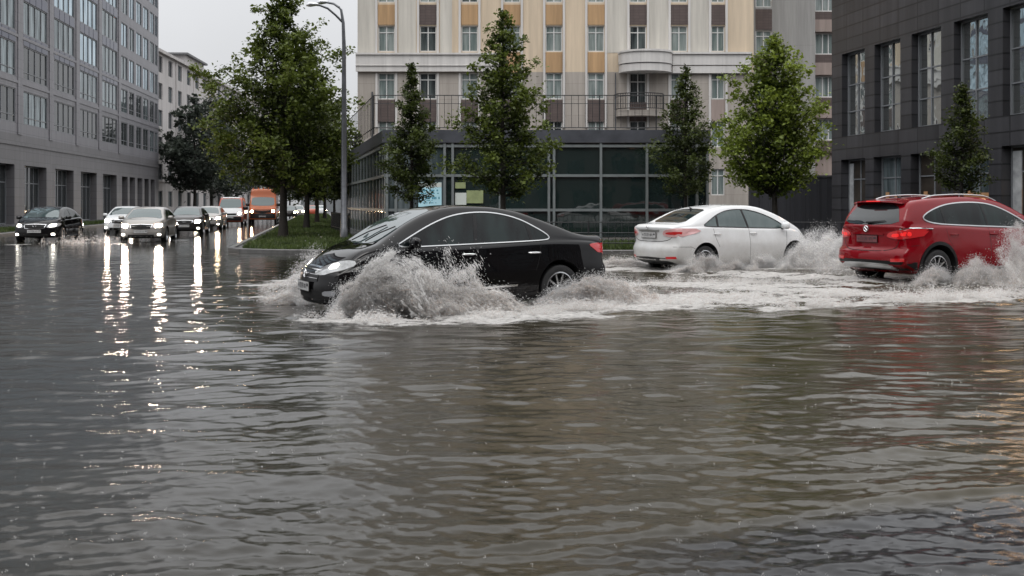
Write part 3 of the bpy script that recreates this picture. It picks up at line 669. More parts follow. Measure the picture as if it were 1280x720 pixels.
for k in range(10): W.box(0.35+k*9.2, 0.75+k*9.2, -.12, -.004, 4.7, 20.85)
W.build('wall', B2)
W = MB().mat('old_white'); W.box(22, 33, 2, 10, 21.42, 23.6); W.mat('roof_grey').box(21.5, 33.5, 1.5, 10.5, 23.62, 23.9); W.build('attic', B2)
W = MB().mat('roof_grey')
for k in range(6): W.box(2.5+k*3.4, 2.9+k*3.4, 2.5, 2.9, 21.42, 22.4)
W.build('chimney', B2)
for i, (a, b, c, d) in enumerate(wl[:96]): window(B2, a, b, c, d, .2, 'window_frame_grey', random.choice(['glass_mid', 'glass_dark']), [.5], [], .1)
m = MB().mat('glass_dark')
for (a, b, c, d) in wl[96:]: m.quad((a, .2, c), (b, .2, c), (b, .2, d), (a, .2, d))
o = m.build('far_windows', B2); o['kind'] = 'stuff'
# far blocks closing the avenue
B3 = empty('distant_block', (-62, 330, 0), 0, 'pale misty block closing the far end of the avenue', 'building')
W = MB().mat('far_block'); hs_ = [(2+k*4, 4+k*4, 2+s*3.5, 4+s*3.5) for k in range(10) for s in range(3)]
wall_grid(W, -8, 48, 0, 13.5, hs_, 0, .3); W.quad((-8, .3, 0), (48, .3, 0), (48, .3, 13.5), (-8, .3, 13.5)); W.quad((-8, 0, 13.5), (48, 0, 13.5), (48, 10, 13.5), (-8, 10, 13.5)); W.build('wall', B3)

# ---- cream block, frontal
YC = 69.0; sc_ = YC/F
wx = lambda px: (px-640)*sc_
wz = lambda py: CH+(HY-py)*sc_
B4 = empty('cream_block', (0, YC, 0), 0, 'tall cream apartment block with ochre and brown panels and a curved white balcony', 'building')
cols = [483, 535, 587, 640, 692.5, 745, 797.5, 849, 897.5]; hw = [10.5]*8+[8.5]
rows = [(7.25, 8.95), (3.9-0.2, 5.6)] # unused lower bits
RZ = lambda r: (wz(124)+r*3.33, wz(91)+r*3.33)          # r = 0 is the row between y 91 and 124
holes = []; wl = []
for i, c in enumerate(cols):
    a, b = wx(c-hw[i]), wx(c+hw[i])
    for r_ in range(-2, 7):
        z0, z1 = RZ(r_)
        if r_ == 1: z0, z1 = wz(64.5), wz(32)
        if r_ >= 2: z0, z1 = wz(3)+(r_-2)*3.33, wz(3)+1.85+(r_-2)*3.33
        if i == 6 and r_ == 0: z0 = wz(150)+.9
        holes.append((a, b, z0, z1)); wl.append((i, r_, a, b, z0, z1))
X0, X1 = wx(447), wx(942); TOP = wz(3)+5*3.33
lo = [h for h in holes if h[3] < wz(80)]; hi = [h for h in holes if h[3] >= wz(80)]
for nm, mt, za, zb, hh in (('base_wall', 'base_wall', 0, wz(90), lo), ('wall', 'cream_wall', wz(90), TOP, hi)):
    W = MB().mat(mt); wall_grid(W, X0, X1, za, zb, hh, 0, .22)
    if nm == 'wall':
        W.quad((X0, 0, 0), (X0, 0, TOP), (X0, 14, TOP), (X0, 14, 0)); W.quad((X1, 0, 0), (X1, 14, 0), (X1, 14, TOP), (X1, 0, TOP))
        W.mat('roof_grey').quad((X0, 0, TOP), (X1, 0, TOP), (X1, 14, TOP), (X0, 14, TOP))
        # paler plaster bays between some windows, as in the weathered front
        W.mat('pale_wall')
        for a, b in ((X0+.01, wx(470)), (wx(498), wx(520)), (wx(757), wx(785)), (wx(810), wx(837)), (wx(861), wx(887)), (wx(550), wx(565))): W.box(a, b, -.02, -.004, wz(66), TOP)
    W.build(nm, B4)
# white pilaster strips each side of every window bay
W = MB().mat('white_trim')
for i, c in enumerate(cols):
    for s in (-1, 1):
        xa = wx(c+s*(hw[i]+0.4)); xb = wx(c+s*(hw[i]+3.2)); a, b = min(xa, xb), max(xa, xb)
        W.box(a, b, -.14, -.024, wz(66.5), TOP)
        if i in (3, 4, 5): W.box(a, b, -.14, -.024, wz(160), wz(66.7))
        else: W.box(a, b, -.07, -.004, wz(160), wz(91))
W.build('pilaster', B4)
for i, c in enumerate(cols):
    a, b = wx(c-hw[i]-.2), wx(c+hw[i]+.2)
    up = 'brown_panel' if i in (1, 6, 7, 8) else 'ochre_panel'
    mid = 'ochre_panel'; low = 'pink_panel' if i == 8 else 'brown_panel'
    for r_ in range(1, 6):
        za = wz(31.5)+(r_-1)*3.33; P_ = MB().mat(up if r_ < 3 else random.choice(['ochre_panel', 'brown_panel', 'ochre_panel'])); P_.box(a, b, -.035, -.003, za+.03, za+1.42); P_.build('panel', B4)
    if i in (3, 4, 5): P_ = MB().mat(mid); P_.box(a, b, -.035, -.003, wz(90.6), wz(65.5)); P_.build('panel', B4)
    if i not in (6,):
        P_ = MB().mat(low); P_.box(a, b, -.035, -.003, wz(152), wz(125)); P_.build('panel', B4)
for (i, r_, a, b, z0, z1) in wl:
    if r_ > 5: continue
    pane = 'glass_room' if (i, r_) in ((1, 1), (6, 1), (6, 0)) or random.random() < .15 else 'glass_curtain'
    w_ = window(B4, a, b, z0, z1, .17, 'window_frame_white', pane, [.5], [.74], .075)
# white belt course left of the bays 3-5, and right of the balcony
W = MB().mat('white_trim')
for xa, xb in ((wx(445.5), wx(627)),):
    W.box(xa, xb, -.34, -.146, wz(82), wz(69.5)); W.box(xa, xb, -.30, -.148, wz(90), wz(83)); W.box(xa, xb, -.46, -.146, wz(69.3), wz(67)); W.box(xa, xb, -.38, -.146, wz(83), wz(82.1))
W.build('belt_course', B4)
W = MB().mat('white_trim')
def bal_outline(xa, xb, n=28, out=1.55):
    pts = []
    cxm = wx(806); half = wx(806)-wx(772.5)
    for k in range(n+1):
        x_ = cxm-half+(2*half)*k/n; u = (x_-cxm)/half; pts.append((x_, -.3-out*math.sqrt(max(0, 1-u*u))**1.0))
    return pts
bo = bal_outline(0, 0)
for (zt, zb, e) in ((66.2, 68.6, .10), (69, 82, 0.0), (83, 92, -.08)):
    q = [(x_+(x_-wx(806))*e*.2, y_-e) for x_, y_ in bo]; q = [(q[0][0], -.146)]+q+[(q[-1][0], -.146)]
    W.prism(q, wz(zb), wz(zt))
for (zt, zb, e) in ((66.2, 68.6, .12), (69, 82, 0.0), (83, 92, -.05)): W.box(wx(839.8), wx(938), -.34-e, -.146, wz(zb), wz(zt))
W.build('curved_balcony', B4)
# small dark iron balcony below
W = MB().mat('black_metal'); cxm = wx(799); hb = wx(799)-wx(768.5)
bp_ = [(cxm-hb+2*hb*k/22, -.1-1.25*math.sqrt(max(0, 1-((2*k/22-1))**2))) for k in range(23)]
W.mat('base_wall').prism([(p_[0]*1, p_[1]*.8) for p_ in bp_], wz(146), wz(139)); W.mat('black_metal')
W.tube([(p_[0], p_[1], wz(118.5)) for p_ in bp_], .035, 6); W.tube([(p_[0], p_[1], wz(137)) for p_ in bp_], .03, 6); W.tube([(p_[0], p_[1], wz(122)) for p_ in bp_], .02, 6)
for p_ in bp_: W.tube([(p_[0], p_[1], wz(137)), (p_[0], p_[1], wz(118.5))], .018, 4)
W.build('iron_balcony', B4)
# recess behind the curved balcony
D = MB().mat('brown_panel'); D.box(wx(786), wx(809), -.05, -.003, wz(152), wz(128)); D.build('panel', B4)
# window lintels / cornice top
C_ = MB().mat('white_trim'); C_.box(X0-.3, X1+.3, -.8, 0.2, TOP+.01, TOP+.6); C_.build('cornice', B4)
dr = MB().mat('pole_grey'); dr.tube([(wx(465.5), -.1, 0), (wx(465.5), -.1, wz(115))], .06, 8); dr.build('downpipe', B4); dr = MB().mat('pole_grey'); dr.tube([(wx(769), -.2, wz(165)), (wx(769), -.2, wz(92))], .04, 8); dr.build('downpipe', B4)

# ---- recessed grey wing with loggias
YW = 73.0; sw = YW/F; vx = lambda px: (px-640)*sw; vz = lambda py: CH+(HY-py)*sw
B5 = empty('grey_wing', (0, YW, 0), 0, 'plain grey wing set back to the right of the cream block', 'building')
W = MB().mat('plain_grey'); hh = [(vx(944.5), vx(965), vz(67)+k*3.4, vz(38)+k*3.4) for k in range(-3, 5)]
wall_grid(W, vx(930), vx(1019), 0, 32, hh, 0, .2); W.quad((vx(1019), 0, 0), (vx(1019), 12, 0), (vx(1019), 12, 32), (vx(1019), 0, 32)); W.quad((vx(930), 0, 32), (vx(1019), 0, 32), (vx(1019), 12, 32), (vx(930), 12, 32))
W.build('wall', B5)
for a, b, c, d in hh:
    window(B5, a, b, c, d, .15, 'window_frame_white', 'glass_curtain', [.5], [.75], .075)
    P_ = MB().mat('brown_panel'); P_.box(a, b, -.03, -.003, d+.05, d+1.55); P_.build('panel', B5)
W = MB().mat('pink_panel'); hh = [(vx(1019.5)+.3, vx(1075), vz(65)+k*3.2, vz(38)+k*3.2) for k in range(-2, 5)]
wall_grid(W, vx(1019)+.01, vx(1090), 0, 32, hh, 1.2, .2); W.build('loggia_wall', B5)
for a, b, c, d in hh:
    window(B5, a, b, c, d, 1.3, 'window_frame_white', 'glass_curtain', [.2, .35, .6, .8], [], .08)
    P_ = MB().mat('brown_panel'); P_.box(a-.25, b, .85, 1.19, c-.95, c-.08); P_.build('balcony_panel', B5); P_ = MB().mat('pink_panel').box(a-.25, b, .80, 1.18, d+.05, d+.95); P_.build('balcony_panel', B5)

# ---- black stone building on the right
p0 = Vector((16.7, 52)); dv = Vector((0.193, -1)); rz = math.atan2(-1, 0.193)
B6 = empty('black_building', (16.7, 52, 0), rz, 'black stone building with tall recessed windows on the right edge', 'building')
uh = [(1.02+3.06*k, 3.2+3.06*k, 4.98, 9.2) for k in range(0, 8)]; gh = [(0.95+3.06*k, 3.25+3.06*k, 0.2, 3.8) for k in range(0, 8)]
W = MB().mat('dark_stone'); wall_grid(W, 0, 26.5, 0, 12.2, uh+gh, 0, .50)
W.quad((0, 0, 0), (0, 0, 12.2), (0, 15, 12.2), (0, 15, 0)); W.quad((26.5, 0, 0), (26.5, 15, 0), (26.5, 15, 12.2), (26.5, 0, 12.2)); W.mat('roof_grey').quad((0, 0, 12.2), (26.5, 0, 12.2), (26.5, 15, 12.2), (0, 15, 12.2))
W.mat('dark_stone').box(-.05, 26.55, -.06, .3, 12.21, 12.5); W.build('wall', B6)
for k, (a, b, c, d) in enumerate(uh): window(B6, a, b, c, d, .38, 'window_frame_grey', 'glass_tower', [.45], [.3, .62], .07)
for k, (a, b, c, d) in enumerate(gh):
    w_ = window(B6, a, b, c, d, .47, 'window_frame_grey', 'glass_mid' if k % 2 else 'shop_dark', [.5], [.72], .07)
    i_ = MB()
    if k in (0, 4): i_.mat('shop_pale').box(a+.1, a+.6 if k == 4 else a+.45, .42, .46, .3, 3.6)
    if k in (1, 2, 3, 4, 5): i_.mat('shop_warm').box(b-1.2, b-.75, .425, .46, .6, 1.7+.2*(k % 2)); i_.box(a+.35, a+.6, .425, .46, .5, 2.1)
    if k == 3: i_.mat('shop_warm').box(a+.1, b-.1, .425, .46, .3, 2.0)
    if k == 4: i_.mat('shop_lamp').box(a+1.02, a+1.22, .425, .46, 1.9, 2.3)
    if k in (1, 5): i_.mat('shop_lamp').box(a+.5, a+.62, .40, .42, 1.5, 1.7)
    if i_.v: i_.build('shop_display', w_)
for k in range(5):
    W = MB().mat('roof_lamp'); W.box(14.4+k*2.4, 15.9+k*2.4, -.12, -.004, 11.2, 11.5); W.build('cornice_lamp', B6)
# ---- dark panelled gate wall between the cream block and the black building
B7 = empty('panelled_wall', (0, 58, 0), 0, 'dark vertical panelled wall behind the bright green tree', 'wall')
s7 = 58/F; W = MB().mat('gate_panel'); W.box((937-640)*s7, (1062-640)*s7, 0, .3, 0, 3.1); W.mat('gate_panel')
for k in range(12): xx = (940+k*10.3-640)*s7; W.box(xx, xx+.07, -.05, -.003, 0.05, 3.0)
W.mat('pole_grey'); W.box((937-640)*s7, (1062-640)*s7, -.06, .34, 3.11, 3.22); W.build('panel_wall', B7)
tag(B7, None, None)

# ---- glass pavilion
PX = lambda px: (px-640)/F*42
B8 = empty('glass_pavilion', (0, 42, 0), 0, 'low glass pavilion with dark fascia and pale metal mullions before the cream block', 'building')
xl, xr = PX(482), PX(886); H1 = 4.65
W = MB().mat('pavilion_fascia'); W.box(xl-.12, xr+.05, -.15, .35, 4.12, H1); W.build('fascia', B8)
W = MB().mat('roof_grey'); W.add([(xl, .36, 4.45), (xr, .36, 4.45), (xr, 22, 4.45), (xl-5.4, 22, 4.45)], [(0, 1, 2, 3)]); W.add([(xl, .36, 4.1), (xr, .36, 4.1), (xr, 22, 4.1), (xl-5.4, 22, 4.1)], [(3, 2, 1, 0)]); W.build('roof', B8)
xs_ = [482, 532, 556.5, 625, 688, 751, 808, 862]
tz = lambda py: CH+(HY-py)*42/F
F_ = MB().mat('pavilion_metal')
for q in (484, 495, 556, 566, 625, 686, 692.5, 751, 808.5, 858, 871, 884): F_.box(PX(q)-.052, PX(q)+.052, -.10, .06, 0.1, 4.11)
for q in (219.5, 262.5, 182.5): F_.box(xl, xr, -.07, .03, tz(q)-.055, tz(q)+.055)
F_.build('frame', B8)
gx = [484, 556, 625, 689, 751, 808, 865, 886]
for i in range(len(gx)-1):
    for z0, z1 in ((.12, tz(262.5)-.05), (tz(262.5)+.05, tz(219.5)-.05), (tz(219.5)+.05, 4.1)):
        g_ = MB().mat('glass_teal' if i not in (0,) else 'glass_mid'); e = random.uniform(-.01, .01)
        g_.quad((PX(gx[i]), .04+e, z0), (PX(gx[i+1]), .04-e, z0), (PX(gx[i+1]), .04-e, z1), (PX(gx[i]), .04+e, z1)); g_.build('pane', B8)
g_ = MB().mat('gate_panel'); g_.quad((xr, .06, 0), (xr, 22, 0), (xr, 22, 4.1), (xr, .06, 4.1)); g_.build('side_wall', B8)
S_ = MB().mat('pavilion_metal')
pz = MB().mat('poster_blue'); pz.box(PX(523), PX(552), -.02, .0, tz(258.5), tz(228)); pz.mat('poster_white').box(PX(523), PX(552), -.024, -.021, tz(234), tz(228.2)); pz.mat('poster_ink')
for (a, b, y0, y1) in ((528, 548, 237, 239), (526, 549, 241, 242.3), (532, 550, 246, 249), (527, 541, 250, 251), (529, 546, 253, 254)):
    n = 9
    for k in range(n):
        if k % 4 == 3: continue
        pz.box(PX(a+(b-a)*k/n), PX(a+(b-a)*(k+.8)/n), -.029, -.025, tz(y1), tz(y0))
tag(pz.build('poster', None), 'pale blue poster in the pavilion window above the black car roof', 'poster').location = (0, 42, 0)
pz = MB().mat('poster_white').box(PX(569), PX(583), -.02, .0, tz(256), tz(241)); pz.mat('poster_yellow').box(PX(583.3), PX(604), -.02, .0, tz(254), tz(238)); pz.box(PX(569), PX(582), -.02, .0, tz(235.5), tz(228))
tag(pz.build('poster', None), 'yellow green notice board in the pavilion window behind the tall full tree', 'notice board').location = (0, 42, 0)
# left face of the pavilion, along the avenue, with close vertical fins
sd_ = MB(); a2 = Vector((xl, 0)); b2 = Vector((xl-5.4, 22)); dd = b2-a2; n2 = Vector((-dd.y, dd.x)).normalized()
P2 = lambda t, o=0: (a2.x+dd.x*t+n2.x*o, a2.y+dd.y*t+n2.y*o)
sd_.mat('pavilion_fascia'); q = [P2(0, 0.12), P2(1, .12), P2(1, -.3), P2(0, -.3)]; sd_.prism(q, 4.12, H1); sd_.build('fascia', B8)
sd_ = MB().mat('pavilion_metal')
for z_ in (tz(219.5), tz(262.5), 3.98): sd_.prism([P2(0, .08), P2(1, .08), P2(1, .0), P2(0, .0)], z_-.06, z_+.06)
for k in range(15): t = (k/14)**1.25; wd_ = .05 if k % 4 else .11; sd_.prism([P2(t-.0013, .05), P2(t+.0013+wd_*.04, .05), P2(t+.0013+wd_*.04, .01), P2(t-.0013, .01)], .1, 4.1)
sd_.build('frame', B8)
g_ = MB().mat('glass_fin'); g_.quad((*P2(0), .1), (*P2(1), .1), (*P2(1), 4.1), (*P2(0), 4.1)); g_.build('pane', B8)
# roof terrace railing
rl = MB().mat('black_metal'); zt, zb = 6.15, 4.78
rx0, rx1 = PX(466), PX(858)
rl.tube([(rx0, .3, zt), (rx1, .3, zt)], .022, 6); rl.tube([(rx0, .3, zb), (rx1, .3, zb)], .022, 6); rl.tube([(rx0, .3, 5.80), (rx1, .3, 5.80)], .014, 6)
k = rx0; i = 0
while k < rx1: rl.tube([(k, .3, 4.5 if i % 8 == 0 else zb), (k, .3, zt)], .026 if i % 8 == 0 else .011, 5); k += 0.30; i += 1
rl.tube([(rx0, .3, zt), (rx0-4.9, 20, zt)], .022, 6); rl.tube([(rx0, .3, zb), (rx0-4.9, 20, zb)], .022, 6)
for i in range(30): t = i/30; rl.tube([(rx0-4.9*t, .3+19.7*t, 4.5), (rx0-4.9*t, .3+19.7*t, zt)], .012, 4)
tag(rl.build('railing'), 'thin black railing along the roof terrace of the glass pavilion', 'railing').location = (0, 42, 0)
# street railing before the pavilion
rl = MB().mat('black_metal')
for z_ in (.30, .62, .95): rl.tube([(-3.9, 31.3, z_), (22, 31.1, z_)], .017, 6)
k = -3.9
i = 0
while k < 22: rl.tube([(k, 31.3-.2*(k+3.9)/26, .08), (k, 31.3-.2*(k+3.9)/26, 1.0)], .03 if i % 10 == 0 else .009, 6); k += .21; i += 1
tag(rl.build('street_railing'), 'low black street railing on the kerb before the glass pavilion', 'railing')
rl = MB().mat('black_metal'); q0 = at(414, 56); q1 = at(437, 47)
for z_ in (.3, 1.05): rl.tube([(*q0, z_), (*q1, z_)], .03, 6)
for k in range(26): t = k/25; rl.tube([(q0[0]+(q1[0]-q0[0])*t, q0[1]+(q1[1]-q0[1])*t, .05), (q0[0]+(q1[0]-q0[0])*t, q0[1]+(q1[1]-q0[1])*t, 1.1)], .02, 5)
tag(rl.build('fence'), 'short black fence beyond the lamp post beside the pavilion walk', 'fence')
# lamp post
x, y = at(430, 41)
lp = empty('street_lamp', (x, y, .05), 0, 'tall grey street lamp with two curved arms beside the largest tree', 'street lamp')
zz = lambda py: CH+(HY-py)*41/F; xx = lambda px: (px-430)*41/F
m = MB().mat('pole_grey'); m.tube([(0, 0, 0), (0, 0, .5), (0, 0, .52), (0, 0, 4.0), (0, 0, zz(60)), (xx(429), 0, zz(30)), (xx(426.5), 0, zz(14)), (xx(423), 0, zz(10))], [.17, .16, .14, .115, .08, .065, .05, .03], 12); m.build('pole', lp, 50)
m = MB().mat('pole_grey'); m.tube([(xx(428), 0, zz(29)), (xx(420), -.1, zz(21)), (xx(411), -.25, zz(13.5)), (xx(402), -.35, zz(10.5)), (xx(392), -.5, zz(10.2))], [.05, .045, .045, .04, .035], 8); m.build('arm', lp, 50)
m = MB().mat('pole_grey'); m.tube([(xx(424), 0, zz(11)), (xx(416), .2, zz(5)), (xx(405), .4, zz(2))], [.05, .045, .04], 8); m.build('arm', lp, 50)
for (a, b, yy, zc, zd) in ((388, 401, -.5, 9.8, 11.6), (396, 408, .42, 1.2, 3.2)):
    m = MB().mat('satin_silver'); m.tube([(xx(a-2), yy, zz((zc+zd)/2+.3)), (xx(a+3), yy, zz(zc)), (xx(b), yy, zz(zc+.3))], [.05, .11, .05], 10); m.build('lamp_head', lp, 50)

# ---- unseen block added behind the viewpoint to darken reflections in wet paint and glass
B9 = empty('reflection_block', (-46, -30, 0), 0, 'added brown grey block behind the viewpoint, there only for dark reflections', 'building')
W = MB().mat('brown_panel'); hh = [(2+k*4.2, 4.2+k*4.2, 1.2+s_*3.4, 3.3+s_*3.4) for k in range(24) for s_ in range(5)]
W.box(0, 172, -14, -.25, 0, 34.5); W.mat('brown_panel').box(0, 172, -.24, 0, 33.4, 34.6); W.build('wall', B9)
for k in range(40):
    W = MB().mat('brown_panel'); W.box(4.3+k*4.2, 6.1+k*4.2, -.24, -.02, 0, 33.3); W.build('pilaster', B9)
for k in range(40):
    W = MB().mat('glass_dark')
    for s_ in range(9): W.box(2.1+k*4.2, 4.2+k*4.2, -.24, -.18, 1.0+s_*3.4, 3.5+s_*3.4)
    W.build('window_column', B9)
# ------------------------------------------------------------------ vehicles. local frame: +x forward, +y left, z up, wheels on z = 0
def bspline(P, m):
    """clamped uniform cubic B-spline through control points P (n,2), m samples"""
    P = np.asarray(P, float); P = np.vstack([2*P[0]-P[1], P, 2*P[-1]-P[-2]]); n = len(P)-3
    t = np.linspace(0, n-1e-6, m); i = t.astype(int); u = (t-i)[:, None]
    return ((1-u)**3*P[i]+(3*u**3-6*u**2+4)*P[i+1]+(-3*u**3+3*u**2+3*u+1)*P[i+2]+u**3*P[i+3])/6
def smooth_curve(pts, x):
    """monotone cubic through points"""
    p = np.array(sorted(pts)); X, Y = p[:, 0], p[:, 1]; h = np.diff(X); d = np.diff(Y)/h; m = np.zeros(len(X))
    m[0], m[-1] = d[0], d[-1]
    for k in range(1, len(X)-1):
        if d[k-1]*d[k] > 0: w1, w2 = 2*h[k]+h[k-1], h[k]+2*h[k-1]; m[k] = (w1+w2)/(w1/d[k-1]+w2/d[k])
    x = np.clip(x, X[0], X[-1]); i = np.clip(np.searchsorted(X, x)-1, 0, len(h)-1); t = (x-X[i])/h[i]
    return (2*t**3-3*t**2+1)*Y[i]+(t**3-2*t**2+t)*h[i]*m[i]+(-2*t**3+3*t**2)*Y[i+1]+(t**3-t**2)*h[i]*m[i+1]
def car_shell(S, ns=110, nr=34):
    """loft the body; returns V, F (quads/tris)"""
    xr, xf = S['x0'], S['x1']; W2 = S['w']/2
    xs = np.linspace(xr, xf, 900); zt = smooth_curve(S['top'], xs)
    s = np.concatenate([[0], np.cumsum(np.hypot(np.diff(xs), np.diff(zt)))]); xs = np.interp(np.linspace(0, s[-1], ns), s, xs)
    def section(x):
        zt = float(smooth_curve(S['top'], np.array([x]))[0]); zs = float(smooth_curve(S['belt'], np.array([x]))[0]); zb = float(smooth_curve(S['bot'], np.array([x]))[0])
        zs = min(zs, zt-0.03)
        wm = W2*(1-S.get('tf', .10)*max(0, (x-(xf-1.25))/1.25)**2.2-S.get('tr', .07)*max(0, ((xr+1.1)-x)/1.1)**2.2)
        for ax in S['axles']:                                     # slightly flared arches
            wm += S.get('flare', .012)*math.exp(-((x-ax)/.42)**2)
        wsh = wm-S.get('sh', .05); zm = S.get('zm', .56); tum = S.get('tum', .40)
        hgt = zt-zs; rr = min(0.075, hgt*.5); wr = wsh-.035-max(0, hgt-rr)*tum
        f = min(1, hgt/.25); wr = wr*f+(wsh-.05)*(1-f)
        P = [(0, zb), (wm*.5, zb), (wm-.12, zb), (wm-.05, zb+.015), (wm-.015, zb+.09), (wm-.004, zm-.10), (wm, zm), (wm-.003, zm+.08),
             (wsh+.008, zs-.075), (wsh+.004, zs-.03), (wsh-.012, zs-.004), (wsh-.035, zs+.010*f)]
        a = np.array([wsh-.04, zs+.012*f]); b = np.array([wr, zt-rr])
        for t in (.33, .66, 1): q = a+(b-a)*t; P.append((q[0]+S.get('bow', .02)*math.sin(t*math.pi)*f, q[1]))
        P += [(wr-.03, zt-rr*.42), (wr-.10, zt-rr*.16), (wr*.72, zt-.012*f-.004), (wr*.45, zt-.003), (wr*.2, zt), (0, zt)]
        return bspline(P, nr)
    st = []
    for x in xs: st.append((x, section(x)))
    def fillet(sec, x, sgn, r):
        c = np.array([0, (sec[0, 1]+sec[-1, 1])/2]); hw = sec[:, 0].max(); hh = (sec[-1, 1]-sec[0, 1])/2; out = []
        for th in (22, 45, 67, 90):
            i = r*(1-math.cos(R(th))); dx = r*math.sin(R(th)); k = np.array([1-i/hw, 1-i/hh]); out.append((x+sgn*dx, c+(sec-c)*k))
        for k in (.86, .7, .5, .3, .12): out.append((x+sgn*r, c+(out[3][1]-c)*k))
        return out
    r = S.get('fil', .05)
    st = fillet(st[0][1], xs[0], -1, r)[::-1]+st+fillet(st[-1][1], xs[-1], 1, r)
    V = []; m = 2*nr-2
    for x, sec in st:
        ring = [(x, a, b) for a, b in sec]+[(x, -a, b) for a, b in sec[-2:0:-1]]
        V += ring
    n = len(st); Fs = [(i*m+k, (i+1)*m+k, (i+1)*m+(k+1) % m, i*m+(k+1) % m) for i in range(n-1) for k in range(m)]
    V.append((st[0][0], 0, st[0][1][:, 1].mean())); V.append((st[-1][0], 0, st[-1][1][:, 1].mean())); e0, e1 = len(V)-2, len(V)-1
    Fs += [(e0, k, (k+1) % m) for k in range(m)]+[(e1, (n-1)*m+(k+1) % m, (n-1)*m+k) for k in range(m)]
    V = np.array(V, float)
    # end shaping: plan curvature and side profile of the nose and tail
    wf = np.clip((V[:, 0]-(xf-.75))/.75, 0, 1)**1.5; wb = np.clip(((xr+.6)-V[:, 0])/.6, 0, 1)**1.5; yy = np.clip(np.abs(V[:, 1])/W2, 0, 1)
    V[:, 0] -= wf*(S.get('pf', .30)*yy**2.4+np.interp(V[:, 2], *zip(*S.get('nose', [(0, .08), (.25, .02), (.5, 0), (.8, .06), (1.0, .14)]))))
    V[:, 0] += wb*(S.get('pr', .20)*yy**2.6+np.interp(V[:, 2], *zip(*S.get('tail', [(0, .12), (.3, .03), (.55, 0), (.62, .05), (.95, .03), (1.1, .02)]))))
    return V, Fs
